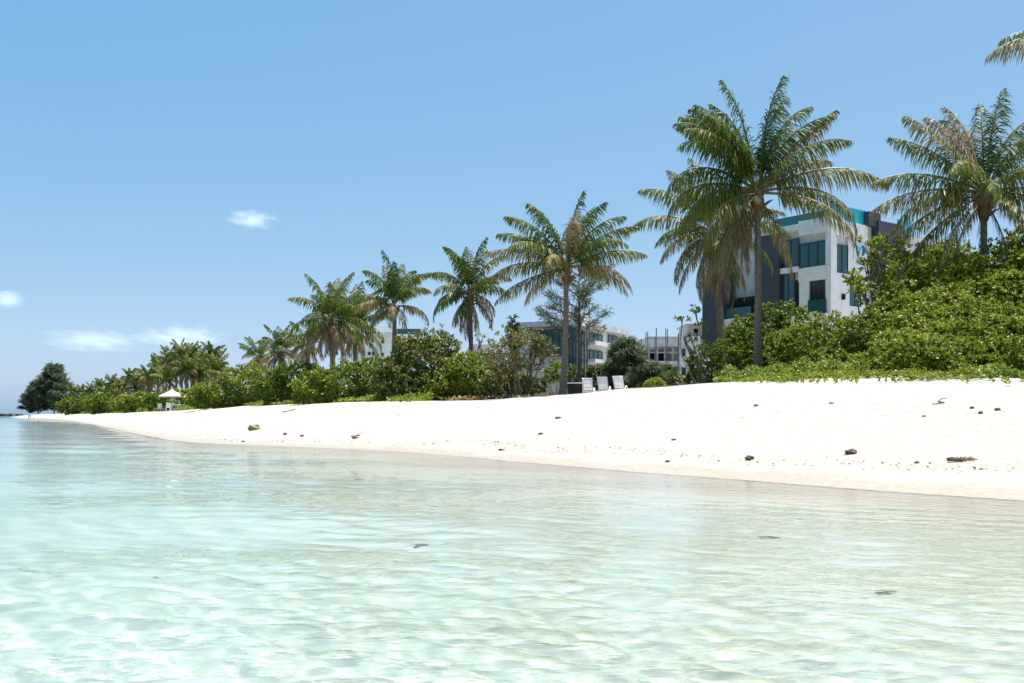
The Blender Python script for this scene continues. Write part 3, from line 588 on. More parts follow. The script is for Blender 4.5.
# ---------------------------------------------------------------- the palms
def top_at(px, py, d, dy=0): x, y = P(px, d+dy); return (x, y, Zof(py, d+dy))
main_f = [(162, 70, 4.5, .8, .3, .6), (182, 66, 4.5, .9, .25, .7), (196, 70, 4.4, .8, .33, .6), (140, 66, 4.4, .9, .3, .6), (210, 54, 4.4, 1.0, .4, .8), (15, 86, 4.9, .3, .28, .4), (168, 84, 4.7, .35, .3, .4), (172, 74, 4.6, .8, .22, .5), (150, 80, 4.3, .6, .30, .5), (188, 60, 4.6, 1.0, .30, .7), (205, 47, 4.5, 1.15, .28, .8), (165, 66, 4.4, 1.0, .22, .6), (215, 62, 4.2, 1.0, .35, .7),
    (18, 75, 4.6, .75, .26, .5), (-8, 66, 4.2, .8, .26, .6), (40, 68, 4.2, .8, .3, .6), (30, 82, 4.4, .5, .25, .4), (0, 53, 4.5, .22, .90, .6), (12, 40, 4.0, .7, .60, .9), (-30, 45, 4.2, .9, .4, .8),
    (0, 24, 5.6, .85, .58, .95), (-6, 8, 5.3, 1.6, .60, 1.0), (-28, -8, 5.2, 1.1, .58, 1.1),
    (178, 34, 4.7, 1.75, .36, 1.0), (186, 14, 5.4, 1.5, .52, 1.05), (200, 2, 5.2, 1.35, .46, 1.1), (168, 0, 4.8, 1.35, .5, 1.1), (214, -14, 5.0, 1.0, .58, 1.1), (196, -30, 4.9, .7, .55, 1.2), (216, -40, 4.6, .6, .66, 1.3), (180, -48, 4.8, .5, .7, 1.3), (35, -45, 3.8, .6, .7, 1.3), (160, -58, 4.4, .4, .8, 1.3), (120, -40, 4.4, .5, .6, 1.2), (110, 20, 4.6, 1.2, .4, 1)]
palm('tallest palm, in front of the white hotel, with ragged half dry fronds', G(757, 46.5), top_at(757, 196, 46.5), [(f_[0], f_[1], f_[2]*1.11*(.88 if 160 < f_[0] < 220 and f_[1] < 20 else 1), *f_[3:]) for f_ in main_f], L=4.9, r=.185, seed=3, n=92, wid=.048, boots=1.0, bend=.03, dead=10, nuts=4, dead_az=(95, 222))
rg = np.random.RandomState(8)
palm('palm half hidden behind the left side of the tallest palm', G(726, 57), top_at(713, 236, 57), auto_fronds(rg, 30, 5.1, .35, 80, -62, .95), L=5.0, r=.25, seed=4, n=80, wid=.05, dead=12, bend=.05)
right_f = [(12, 86, 4.5, .25, .32, .35), (70, 82, 4.4, .4, .38, .4), (130, 80, 4.3, .45, .88, .5), (110, 74, 4.4, .6, .35, .5), (170, 70, 4.0, .55, .9, .5), (185, 52, 4.7, .38, .60, .55), (176, 43, 4.6, .35, .40, .6), (182, 20, 5.0, .62, .42, .8), (186, 4, 5.3, .55, .60, .85), (192, -16, 5.0, .5, .6, 1), (176, -32, 4.6, .4, .5, 1.1),
    (205, -40, 4.2, .4, .6, 1.2), (20, 70, 4.4, .7, .3, .6), (0, 52, 4.6, .7, .45, .7), (-10, 30, 4.8, 1.0, .45, .9), (5, 10, 5.0, 1.1, .5, 1), (-20, -5, 4.9, 1.0, .5, 1), (-40, -30, 4.4, .6, .6, 1.2), (230, 30, 4.2, 1.2, .45, .9), (250, 10, 4.0, 1.2, .4, 1), (300, 25, 4.3, 1.2, .45, .9), (280, -20, 4, .8, .6, 1.2), (90, 30, 4.6, 1.1, .4, .9), (130, 10, 4.6, 1, .5, 1), (40, 15, 4.6, 1, .5, 1), (330, 62, 4.3, .8, .35, .6)]
palm('palm rising out of the green bank at the right edge', G(990, 44), top_at(984, 196, 44), right_f, L=4.6, r=.18, seed=5, n=88, wid=.047, bend=-.05, dead=3)
palm('nearest palm, only frond tips showing at the top right corner', G(1132, 33), top_at(1118, 66, 33), [(180, 26, 4.4, .95, .55, .8), (172, 34, 3.9, .9, .35, .7)]+[(a_, e_, 4.0, .9, .4, .8) for a_, e_ in ((-80, 40), (-50, 15), (-20, 55), (10, 25), (40, 60), (70, 20), (85, 50), (0, 85), (30, -20), (-40, -30), (60, -20), (-10, 0))], L=4.2, r=.17, seed=6, n=66, wid=.05, dead=3)
e_f = [(14, 86, 3.7, .25, .28, .4), (160, 76, 3.6, .6, .25, .5), (30, 76, 3.6, .6, .25, .5), (185, 58, 3.9, .75, .35, .6), (170, 44, 3.9, .7, .35, .7), (180, 26, 4.0, .62, .66, .7), (186, 10, 3.9, .75, .55, .8), (184, -14, 4.0, .45, .55, .8), (270, 60, 3.4, 1.2, .78, .9), (285, 70, 3.2, .9, .8, .8), (5, 60, 3.9, .75, .3, .6), (-5, 44, 4.0, .65, .35, .7),
    (2, 24, 4.1, .55, .45, .8), (-10, 6, 3.8, 1.15, .80, .9), (10, 2, 3.6, 1.0, .5, .9), (215, 35, 3.6, 1.0, .4, .8), (130, 50, 3.6, .8, .3, .7), (60, 52, 3.6, .8, .3, .7), (330, 40, 3.6, 1.1, .4, .8), (245, 20, 3.2, 1.2, .65, .9), (90, 25, 3.6, 1, .4, .8), (200, 72, 3.6, .7, .3, .5), (340, 74, 3.6, .7, .25, .5), (210, -20, 3.2, .7, .7, 1)]
palm('slim palm with a bare grey trunk beside the white loungers', G(563, 50), top_at(566, 270, 50), e_f, L=3.9, r=.17, seed=7, n=72, wid=.052, boots=.8, bend=.04, dead=0, nuts=2)
palm('palm with a brown skirt of hanging fronds left of the slim palm', G(471, 62), top_at(470, 296, 62), auto_fronds(np.random.RandomState(21), 24, 3.5, .35, 86, -58, 1.3), L=3.5, r=.17, seed=8, n=58, wid=.07, bend=.03, dead=8)
palm('yellowish palm on a leaning trunk before the pale green block', G(386, 70), top_at(394, 308, 70), auto_fronds(np.random.RandomState(33), 20, 3.7, .3, 86, -25, 1.6), L=3.6, r=.20, seed=9, n=54, wid=.075, bend=.16, dead=0)
palm('bushy palm with fronds swept left, front one of the dense pair', G(332, 78), top_at(331, 322, 78), auto_fronds(np.random.RandomState(41), 32, 4.2, .35, 84, -60, 1.1), L=4.2, r=.24, seed=10, n=50, wid=.08, dead=9)
palm('palm with dark drooping fronds, rear one of the dense pair', G(355, 84), top_at(354, 330, 84), auto_fronds(np.random.RandomState(52), 30, 4.1, .35, 84, -58, 1.2), L=4.1, r=.24, seed=11, n=50, wid=.08, dead=4)
palm('short dry palm, right one of the two low palms before the white house', G(283, 97), top_at(281, 352, 97), auto_fronds(np.random.RandomState(63), 22, 2.9, .45, 84, -60), L=3.6, r=.2, seed=12, n=44, wid=.09, dead=7)
palm('thin dark palm, left one of the two low palms before the white house', G(257, 110), top_at(257, 358, 110), auto_fronds(np.random.RandomState(64), 20, 2.5, .3, 84, -50), L=3.4, r=.17, seed=13, n=40, wid=.09, dead=3)
palm('pale dry palm leaning over the shrubs behind the dense pair', G(305, 92), top_at(308, 345, 92), auto_fronds(np.random.RandomState(65), 20, 3.0, .5, 80, -62), L=3.7, r=.2, seed=19, n=44, wid=.09, dead=9)
far = [(149, 378, 152, ''), (176, 370, 152, ''), (206, 370, 146, ''), (194, 368, 154, ''), (163, 369, 156, ''), (219, 366, 150, ''), (158, 372, 150, 'small'), (170, 362, 146, ''), (181, 357, 142, ''), (191, 360, 138, ''), (201, 363, 150, ''), (211, 358, 148, ''), (214, 372, 140, ''), (186, 372, 133, ''), (166, 380, 140, ''), (199, 376, 134, '')]
fl = ['outlying low palm left of the parasol grove', 'palm at the back left of the parasol grove', 'palm at the back right of the parasol grove', 'palm in the back middle of the parasol grove', 'palm at the back, between the two leftmost of the parasol grove', 'outlying thin palm right of the parasol grove', 'leftmost palm crown of the grove behind the cream parasol', 'palm standing second from left in the grove behind the parasol', 'tall palm rising above the middle of the parasol grove', 'dark palm just right of the tallest of the parasol grove', 'palm with drooping crown in the right half of the parasol grove',
      'pale thin palm at the right end of the parasol grove', 'low palm at the right foot of the parasol grove', 'low palm directly behind the parasol canopy', 'low palm at the left foot of the parasol grove', 'low dry palm right behind the parasol, before the tall ones']
for i, ((px, py, d, _), l_) in enumerate(zip(far, fl)):
    palm(l_, G(px+rg.normal(0, 1), d), top_at(px, py, d), auto_fronds(np.random.RandomState(70+i), 22, 2.9, .4, 84, -60), L=3.1, r=.22, seed=30+i, group='palm grove behind the parasol', single=True, n=32, wid=.14, dead=5, nuts=0, bend=.06)
far2 = [(78, 397, 262), (88, 398, 240), (104, 394, 215), (116, 391, 208), (126, 386, 190), (143, 385, 180), (73, 392, 262), (82, 392, 250), (91, 391, 240), (99, 387, 228), (108, 389, 218), (112, 383, 206), (121, 388, 196), (130, 378, 184), (139, 380, 176), (147, 377, 168), (137, 389, 176), (118, 394, 200), (100, 396, 226)]
fl2 = ['tiny palm low beside the dark casuarina', 'tiny palm low behind the second small palm', 'tiny palm low in the middle of the far row', 'tiny palm under the slim one of the far row', 'palm just left of the taller round one in the far row', 'low palm between the far row and the parasol grove', 'first small palm right of the dark casuarina', 'second small palm right of the dark casuarina', 'third small palm right of the dark casuarina, squat', 'fourth small palm right of the dark casuarina', 'fifth small palm right of the dark casuarina, in the middle of the row', 'slim palm poking above the middle of the far row',
       'brownish palm right of the slim one in the far row', 'taller palm with round crown in the far row', 'palm between the taller round one and the parasol grove', 'last palm of the far row before the parasol grove', 'low palm under the taller round one of the far row', 'low dry palm under the brownish one of the far row', 'low palm under the fourth of the far row']
for i, ((px, py, d), l_) in enumerate(zip(far2, fl2)):
    palm(l_, G(px, d), top_at(px, py, d), auto_fronds(np.random.RandomState(170+i), 18, 2.5, .4, 80, -60), L=2.7, r=.2, seed=60+i, group='row of small palms in the distance', single=True, n=24, wid=.2, dead=5, nuts=0)

# ---------------------------------------------------------------- casuarinas and open trees
needle_tree('big dark casuarina at the far left end of the beach', G(54, 350), 17.0, 8.0, 2, 10000, 1.5, .15, .42, 60, .62, 1.0, low=.04)
needle_tree('low casuarina at the far left tip, beside the smaller one', G(29, 356), 7.0, 4.2, 22, 3000, 1.3, .15, .38, 30, .6, 1.0, low=.04)
needle_tree('smaller casuarina at the left foot of the big dark one', G(38, 352), 11.0, 5.6, 12, 5500, 1.4, .15, .40, 40, .6, 1.0, low=.04)
needle_tree('feathery thin casuarina behind the slim palm', G(579, 62), Zof(262, 62)-2.2, 2.9, 3, 3600, .5, .022, .42, 30, .25, .8, low=.38)
needle_tree('dense green casuarina behind the white loungers', G(626, 60), Zof(338, 60)-2.2, 1.7, 4, 6500, .5, .03, .55, 44, .62, 1.0, low=.03)
needle_tree('squat casuarina right of the loungers, leaning toward the unfinished building', G(660, 63), Zof(363, 63)-2.2, 1.3, 5, 5200, .45, .03, .5, 36, .5, 1.0, low=.03)
needle_tree('low casuarina between the loungers and the unfinished building', G(644, 57), Zof(367, 57)-2.2, 1.4, 15, 4000, .42, .028, .55, 30, .5, 1.0, low=.03)
needle_tree('narrow pointed conifer behind the thin yellowing tree', G(513, 76), Zof(315, 76)-2.2, .75, 6, 1700, .5, .05, .3, 40, .5, .6, name='conifer_tree', low=.1)
sprig_tree('thin yellowing tree with several bare stems left of the slim palm', G(520, 53), [(497, 352, 1.3), (508, 340, 1.4), (520, 337, 1.5), (533, 345, 1.3), (545, 352, 1), (503, 368, 1.1), (516, 362, 1.4), (530, 364, 1.1), (492, 366, .9), (540, 340, .7)], 53, .17, .62, .22, OLIVE, 7, per=46, rr=.75, r0=.07)
sprig_tree('sapling with pale leaves beside the slim palm trunk', G(554, 54), [(552, 372, 1), (557, 366, .9), (549, 380, .8), (559, 378, .8)], 54, .2, .5, .15, BUSH, 8, per=18, rr=.4, r0=.03, name='sapling')
sprig_tree('open twiggy tree showing between the two left palms', G(440, 66), [(432, 333, 1), (446, 340, .8), (424, 342, .8), (455, 345, .7), (482, 340, .8), (495, 346, .8), (478, 352, .8)], 66, .22, .55, .15, BUSH, 9, per=10, rr=.8, r0=.04)
sprig_tree('large leaved tree rising in front of the charcoal tower', G(880, 43), [(857, 277, .9), (869, 264, .9), (873, 245, 1), (884, 250, 1.2), (893, 240, 1.1), (903, 248, 1.2), (868, 283, 1.1), (884, 275, 1.3), (900, 268, 1.3), (856, 290, .9), (912, 262, 1.1), (875, 300, 1.2), (893, 292, 1.3)], 43, .22, .6, .17, BUSH, 10, per=19, rr=.58, r0=.06)
sprig_tree('bare twigged sapling with few leaves left of the charcoal wall', G(703, 47), [(686, 318, .8), (694, 311, .8), (701, 326, .7), (690, 340, .9), (706, 345, 1)], 47, .18, .42, .12, BUSH, 11, per=9, rr=.42, r0=.03, name='sapling')

# ---------------------------------------------------------------- shrubs along the top of the beach
g1 = 'beach shrubs on the right bank'
bush('bright rounded shrub right of the tallest palm trunk', [(800, 356, 30, 28), (778, 366, 22, 20), (829, 346, 28, 28), (842, 366, 24, 22), (815, 374, 40, 14)], 49, .16, .54, .15, seed=1, group=g1)
bush('shrub with reddish dry leaves below the charcoal tower', [(868, 347, 32, 32), (896, 332, 28, 38), (850, 362, 30, 22), (880, 365, 42, 20)], 42, .15, .58, .2, seed=2, group=g1, dens=1.2)
bank = []
for dz, row, hh in ((-5, 364, 20), (-3.4, 350, 22), (-1.8, 334, 23), (0, 316, 25), (2, 298, 27), (4, 282, 28)):
    for c in range(5): bank.append((905+c*40+(dz+5)*6+8*math.sin(c*3+dz), row-c*(dz+5)*1.35+4*math.sin(c*2.3+dz*1.7), 36, hh, dz))
bush('great green bank of shrub under the right edge palm', bank, 41, .15, .56, .15, seed=3, group=g1, twigs=50, dens=1.0)
bush('shrub bank running out of the right side of the photo', [(1062, 300, 50, 60), (1110, 310, 60, 60), (1075, 350, 70, 34), (1150, 330, 60, 50)], 41, .16, .54, .13, seed=4, group=g1)
bush('leafy shrub crest in front of the charcoal tower foot', [(922, 272, 24, 24, 3), (948, 264, 24, 22, 5), (902, 290, 22, 28, 1)], 44, .17, .58, .18, seed=5, group=g1)
bush('dark green shrub left of the tallest palm trunk', [(737, 362, 24, 24), (720, 372, 20, 15), (705, 368, 16, 20), (748, 345, 14, 16), (694, 381, 9, 6)], 50, .14, .34, .13, seed=6, group=g1)
bush('tall dark shrub behind the tallest palm trunk', [(765, 345, 24, 34), (790, 335, 20, 26), (742, 338, 16, 18)], 52, .16, .36, .14, seed=16, group=g1)
g2 = 'beach shrubs along the middle of the beach'
bush('domed brownish shrub in front of the leaning palm', [(424, 362, 32, 28), (405, 375, 28, 22), (440, 378, 28, 20), (420, 388, 40, 12), (424, 368, 30, 26, 2)], 59, .18, .46, .2, OLIVE, seed=7, group=g2)
bush('yellow green shrub below the palm with the brown skirt', [(463, 376, 22, 20), (447, 385, 20, 14), (482, 384, 20, 13)], 57, .17, .6, .16, seed=8, group=g2)
bush('bright low shrub left of the brownish dome', [(372, 381, 28, 20), (345, 385, 30, 19), (320, 390, 26, 16), (392, 388, 22, 14)], 65, .18, .5, .13, seed=9, group=g2)
bush('dark shrub below the two low palms', [(294, 382, 20, 18), (275, 388, 18, 14), (312, 380, 14, 14)], 80, .2, .32, .12, seed=10, group=g2)
bush('bright rounded shrub right of the cream parasol', [(247, 387, 26, 19), (225, 394, 24, 13), (270, 393, 22, 13), (205, 398, 18, 10)], 90, .24, .52, .13, seed=11, group=g2)
bush('small yellow green plant on the sand right of the loungers', [(655, 384, 7, 5), (650, 386, 5, 3), (661, 386, 4, 3)], 50, .13, .78, .1, seed=12, group=g2, name='beach_plant', cat='plant', twigs=4)
bush('olive shrub under the thin yellowing tree', [(500, 384, 16, 9), (525, 386, 18, 8), (485, 387, 10, 7)], 54, .16, .5, .2, OLIVE, seed=13, group=g2)
bush('dark undergrowth beneath the unfinished building', [(640, 380, 24, 9), (665, 381, 16, 8)], 62, .18, .3, .12, OLIVE, seed=14, group=g2)
bush('dark shrub behind the loungers', [(600, 378, 16, 12, 4), (575, 378, 12, 10, 4), (618, 372, 14, 16, 3)], 62, .18, .28, .12, OLIVE, seed=15, group=g2)
g3 = 'far shrubs at the left end of the beach'
for i, (l_, bl, d, t) in enumerate([('dark shrub directly behind the cream parasol', [(160, 402, 14, 7), (178, 400, 18, 8), (197, 400, 16, 8)], 128, .38), ('green shrub left of the cream parasol', [(142, 402, 12, 8), (126, 404, 13, 7)], 160, .5),
        ('brown shrub under the round crowned far palm', [(133, 401, 12, 7), (150, 399, 10, 7)], 172, .35), ('bright green shrub at the foot of the far palms', [(108, 402, 12, 8), (95, 404, 12, 7)], 205, .5), ('farthest green shrub beside the dark casuarina', [(77, 405, 12, 7), (66, 407, 8, 6)], 250, .48), ('dull shrub between the far palms', [(100, 402, 10, 6), (115, 401, 10, 6), (85, 403, 9, 6)], 225, .35)]):
    bush(l_, bl, d, .30+d*.0012, t, .15, BUSH if i in (0, 1, 3, 4) else OLIVE, seed=20+i, group=g3, twigs=10)

# low creeper carpet along the edge of the sand
def creeper(name, label, pts, l, seed, m=BUSH, tone=.55, lift=.25, dens=1.0):
    """pts: (column, near distance, far distance) along the sand edge"""
    rng = np.random.RandomState(seed); px = np.array([p[0] for p in pts], float); n = 0; Q = []
    for (x0, a0, b0), (x1, a1, b1) in zip(pts[:-1], pts[1:]):
        area = abs(x1-x0)/F_PX*(a0+a1)/2*((b0-a0)+(b1-a1))/2; k = int(area/(l*l)*dens*1.3); t = rng.rand(k); u = rng.beta(1, 1.2, k)
        d = (a0+(a1-a0)*t)+((b0-a0)+((b1-b0)-(a1-a0))*t)*u-np.abs(rng.normal(0, .5, k))*(u < .12)*2.0
        x = x0+(x1-x0)*t; X = (x-512)/F_PX*d; keep = np.sin(X*2.1+d*.7)+np.sin(X*.9-d*1.9)+u*6 > -.2+rng.normal(0, .5, k); Q.append(np.stack([X, d, u], 1)[keep])
    Q = np.vstack(Q); Z = ground_z(Q[:, 0], Q[:, 1]); h = lift*np.clip(Q[:, 2]*2.2, .06, 1)*(.75+.35*np.sin(Q[:, 0]*1.7+Q[:, 1]*1.1)+.25*np.sin(Q[:, 0]*4.1-Q[:, 1]*2.7))
    Pn = np.stack([Q[:, 0], Q[:, 1], Z+np.abs(h)*rng.uniform(.2, 1, len(Q))+.02], 1); Nn = nrm(np.array([0, -.15, 1.])+rng.normal(0, .4, Pn.shape))
    V, F, tn = rosettes(rng, Pn, Nn, l, 6, tone, .15, open_=.95, wid=.5); mb = MB(); mb.arr(V, F, 0, tn); o = mb.build(name, m); return tag(o, label, 'creeper', kind='stuff')
creeper('beach_creeper', 'bright green beach creeper spreading over the sand edge on the right', [(715, 43, 50), (745, 41, 50), (775, 38, 50), (810, 36.5, 46), (860, 34.5, 44), (920, 33, 43), (980, 32, 42), (1040, 31.5, 42), (1130, 30.5, 42)], .13, 1, lift=.75, dens=1.1)
creeper('beach_creeper', 'low green creeper along the top of the sand on the left', [(175, 112, 122), (200, 103, 113), (240, 90, 101), (300, 70, 84), (350, 62, 72), (400, 55, 62), (430, 54, 58)], .2, 2, lift=.5, dens=.9)
creeper('beach_creeper', 'thin strip of far creeper below the distant palms', [(66, 268, 292), (90, 235, 255), (110, 205, 225), (140, 152, 172), (160, 130, 142)], .42, 3, lift=.7, dens=.9)
creeper('leaf_litter', 'dry dark leaf litter on the ground beneath the shrubs', [(440, 56, 75), (520, 52, 75), (600, 55, 75), (700, 50, 75)], .25, 4, OLIVE, .85, .1, .7)
# ---------------------------------------------------------------- furniture, debris
def rotz(a): c, s = math.cos(a), math.sin(a); return np.array([[c, s, 0], [-s, c, 0], [0, 0, 1]])
def copy_tree(o, parent=None):
    c = o.copy(); SC.collection.objects.link(c); c.parent = parent
    for ch in list(o.children): copy_tree(ch, c)
    return c
def make_lounger(label):
    root = empty('sun_lounger', (0, 0, 0), label, 'sun lounger', 'white plastic loungers on the crest of the beach')
    mb = MB()                                                          # seat frame and slats, head end towards -Y
    for sx in (-.29, .29): mb.box((sx, .55, .36), (.05, 1.35, .07))
    for i in range(11): mb.box((0, -.05+i*.125, .372), (.53, .085, .03))
    mb.build('seat', PLAST, root)
    a = R(58); ax = np.array([[1, 0, 0], [0, -math.cos(a), math.sin(a)], [0, -math.sin(a), -math.cos(a)]])
    mb = MB(); o = np.array([0, -.12, .38])
    for sx in (-.27, .27): mb.box(o+ax[1]*.43+[sx, 0, 0], (.06, .86, .045), ax)
    for i in range(9): mb.box(o+ax[1]*(.05+i*.098), (.50, .075, .03), ax)
    mb.box(o+ax[1]*.88, (.6, .07, .05), ax); mb.build('backrest', PLAST, root)
    for sx in (-.29, .29):
        for y in (.02, 1.15): mb = MB(); mb.tube(np.array([[sx, y, .34], [sx, y+.02, -.03]]), np.array([.035, .028]), 8); mb.build('leg', PLAST, root)
        mb = MB(); t = np.linspace(0, 1, 7); mb.tube(np.stack([0*t+sx*1.08, .0+.55*t, .36+.22*np.sin(np.pi*t)**.6], 1), .022, 6); mb.build('armrest', PLAST, root)
    return root
lg = make_lounger('white slatted lounger nearest the table, leftmost of the three')
for i, (px, d, a, l_) in enumerate([(588.5, 50.6, .22, 'white slatted lounger nearest the table, leftmost of the three'), (604, 50.4, .28, 'white slatted lounger in the middle of the three'), (620, 50.2, .34, 'white slatted lounger farthest right, apart from the other two')]):
    o = lg if i == 0 else copy_tree(lg); o['label'] = l_; g_ = G(px, d); o.location = (g_[0], g_[1], g_[2]-.16); o.rotation_euler = (0, 0, -a); o.scale = (.86, .9, .80)
tb = empty('beach_table', G(574, 52), 'white topped table with a dark skirt beside the loungers', 'table')
mb = MB(); mb.box((0, 0, .66), (1.0, .7, .05)); mb.build('table_top', PLAST, tb); mb = MB(); mb.box((0, .02, .33), (.9, .58, .58)); mb.build('skirt', BLACK, tb)
for sx in (-.45, .45):
    for sy in (-.3, .3): mb = MB(); mb.tube(np.array([[sx, sy, .64], [sx, sy, -.05]]), .03, 8); mb.build('leg', PLAST, tb)
lp = empty('lamp_post', G(585.5, 57), 'slim white lamp post with a round globe behind the loungers', 'lamp post')
mb = MB(); zt_ = Zof(330, 57)-lp.location[2]; mb.tube(np.array([[0, 0, -.1], [0, 0, .4], [0, 0, zt_]]), np.array([.06, .03, .026]), 10); mb.build('pole', CONC, lp)
mb = MB(); q = np.linspace(-1, 1, 9); mb.tube(np.stack([0*q-.12, 0*q, zt_+.16+q*.2], 1), np.sqrt(np.clip(1-q*q, .03, 1))*.15, 12); mb.build('globe', CONC, lp, True)

pr = empty('parasol', G(172, 116), 'cream beach parasol at the top of the sand before the palm grove', 'parasol')
zc = Zof(396, 116)-pr.location[2]; zt_ = Zof(389.5, 116)-pr.location[2]
mb = MB(); mb.tube(np.array([[0, 0, -.2], [0, 0, zt_-.05]]), .035, 8); mb.build('pole', PLAST, pr)
mb = MB(); a = np.arange(16)/16*2*np.pi; ring = lambda r_, z_: np.stack([np.cos(a)*r_*(1-.035*(np.arange(16) % 2)), np.sin(a)*r_*(1-.035*(np.arange(16) % 2)), 0*a+z_], 1)
V = np.vstack([ring(1.55, zc-.12), ring(1.55, zc), ring(.85, zc+.42*(zt_-zc)), ring(.30, zt_-.22), ring(.32, zt_-.15), ring(.05, zt_), ring(1.5, zc-.03), ring(.3, zt_-.24)]); F = [(k*16+j, k*16+(j+1) % 16, k*16+16+(j+1) % 16, k*16+16+j) for k in range(5) for j in range(16)]+[(96+j, 112+j, 112+(j+1) % 16, 96+(j+1) % 16) for j in range(16)]
mb.add(V, F); mb.build('canopy', CANVAS, pr)
def beach_chair(label, px, d, a):
    root = empty('beach_chair', G(px, d), label, 'chair', 'white chairs under the parasol', a); mb = MB(); mb.box((0, 0, .42), (.5, .48, .05)); mb.build('seat', PLAST, root)
    mb = MB(); mb.box((0, .25, .72), (.5, .05, .55)); mb.build('backrest', PLAST, root)
    for sx in (-.22, .22):
        for sy in (-.2, .22): mb = MB(); mb.tube(np.array([[sx, sy, .42], [sx*1.1, sy*1.1, -.04]]), .03, 6); mb.build('leg', PLAST, root)
        mb = MB(); mb.box((sx*1.1, 0, .62), (.05, .45, .04)); mb.build('armrest', PLAST, root)
beach_chair('white chair at the left side under the parasol', 161, 115, .9); beach_chair('white chair turned to the sea beside the parasol pole', 168, 114, -2.6)
st = empty('side_table', G(175.5, 115), 'white table under the right half of the parasol', 'table'); mb = MB(); mb.box((0, 0, .7), (1.0, .7, .06)); mb.build('table_top', PLAST, st)
for sx in (-.42, .42):
    for sy in (-.28, .28): mb = MB(); mb.tube(np.array([[sx, sy, .7], [sx, sy, -.05]]), .03, 6); mb.build('leg', PLAST, st)

sg = empty('marker_board', G(29.5, 270), 'small white board standing at the far water edge before the dark casuarina', 'sign')
mb = MB(); mb.box((0, 0, 1.05), (.9, .08, 1.0)); mb.build('board', PLAST, sg)
for sx in (-.3, .3): mb = MB(); mb.tube(np.array([[sx, .06, 1.2], [sx, .06, -1.0]]), .05, 6); mb.build('post', TWIG, sg)

def lump(name, label, cat, px, d, size, m, seed, sink=.25, group=None, seaside=False):
    """a rough rounded lump: displaced sphere of the given full sizes"""
    rng = np.random.RandomState(seed); bm = bmesh.new(); bmesh.ops.create_icosphere(bm, subdivisions=3, radius=.5)
    ph = rng.uniform(0, 6, 6)
    for v in bm.verts:
        c = v.co*2; k = 1+.16*math.sin(c.x*4+ph[0])*math.sin(c.y*5+ph[1])+.12*math.sin(c.z*6+ph[2]+c.x*3)+.07*math.sin(c.x*13+ph[3])*math.sin(c.y*12+ph[4])+rng.normal(0, .03)
        v.co = Vector((v.co.x*k*size[0], v.co.y*k*size[1], v.co.z*k*size[2]))
    me = bpy.data.meshes.new(name); bm.to_mesh(me); bm.free(); me.materials.append(m); o = bpy.data.objects.new(name, me); SC.collection.objects.link(o)
    g_ = G(px, d); o.location = (g_[0], g_[1], g_[2]+size[2]*(.5-sink)); o.rotation_euler = (0, 0, rng.uniform(-.4, .4)); return tag(o, label, cat, group)
def d_at(px, py):
    """distance at which the sand surface appears in that row of the column"""
    ds = np.arange(9, 260, .1); X = (px-512)/F_PX*ds; y = HZ-(ground_z(X, ds)-CAMH)/ds*F_PX; i = np.nonzero(y < py)[0]; return float(ds[i[0]]) if len(i) else 40.
def sz(px, d): return px/F_PX*d
for (n_, l_, c_, px, py, w_, h_, m, s_) in [('coconut_husk', 'yellowish dry husk lying on the wet sand at left', 'husk', 254.5, 430, 12, 6.5, HUSK, 1), ('stone', 'dark stone lying on the sand above the middle of the wet strip', 'stone', 749.5, 460, 9, 4.5, ROCK, 2), ('stone', 'grey domed stone on dry white sand, right of the dark stone', 'stone', 851, 454, 12, 5, ROCK, 3),
        ('stone', 'tiny dark stone, rightmost of the three below the creeper', 'stone', 997.5, 410.5, 6, 3, ROCK, 4), ('stone', 'tiny stone, lowest of the three below the creeper', 'stone', 980.5, 414, 5, 3, ROCK, 5), ('stone', 'tiny stone, leftmost of the three below the creeper', 'stone', 972, 409, 5, 2.5, ROCK, 6),
        ('stone', 'small dark pebble on the beach directly below the thin tree', 'stone', 558, 418.5, 6, 2, ROCK, 7), ('stone', 'pebble below the loungers near the damp sand line', 'stone', 541, 434.5, 5, 2, ROCK, 8), ('stone', 'pebble at the edge of the wet sand left of the dark stone', 'stone', 667.5, 462.5, 5, 2, ROCK, 9),
        ('stone', 'little dark pebble right of the yellowish husk', 'stone', 285, 435, 4, 2.5, ROCK, 10), ('stone', 'little pebble beyond the first one right of the husk', 'stone', 302, 436.5, 4, 2, ROCK, 11), ('stone', 'flat pebble on damp sand in the left half', 'stone', 355, 438.5, 6, 2, ROCK, 12), ('stone', 'pebble close to the water line in the left half', 'stone', 501.5, 450.5, 6, 1.8, ROCK, 13),
        ('stone', 'pale pebble on the white sand under the tallest palm', 'stone', 831.5, 404, 5, 2.5, CONC, 14), ('stone', 'small pebble left of the fallen stick on the right', 'stone', 924, 417, 4, 1.6, ROCK, 15), ('stone', 'pebble on damp sand left of the seaweed clump', 'stone', 917, 464, 5, 2, ROCK, 16), ('stone', 'pebble near the loungers on the crest of the sand', 'stone', 674, 440.5, 5, 1.6, ROCK, 17),
        ('stone', 'tiny pebble below the yellowish husk', 'stone', 243.5, 444-2, 3, 1.6, ROCK, 18), ('stone', 'pebble on upper sand above the dark stone', 'stone', 756, 406.5, 5, 2, ROCK, 19)]:
    d = d_at(px, py); lump(n_, l_, c_, px, d, (sz(w_, d), sz(w_*.8, d), sz(h_*1.2, d)), m, s_, group='stones scattered on the sand' if n_ == 'stone' else None)
wd_ = d_at(960, 462); wdl = empty('driftwood', G(960, wd_), 'clump of dark driftwood and brown seaweed on the sand at right', 'driftwood')
k = sz(1, wd_); rng = np.random.RandomState(3)
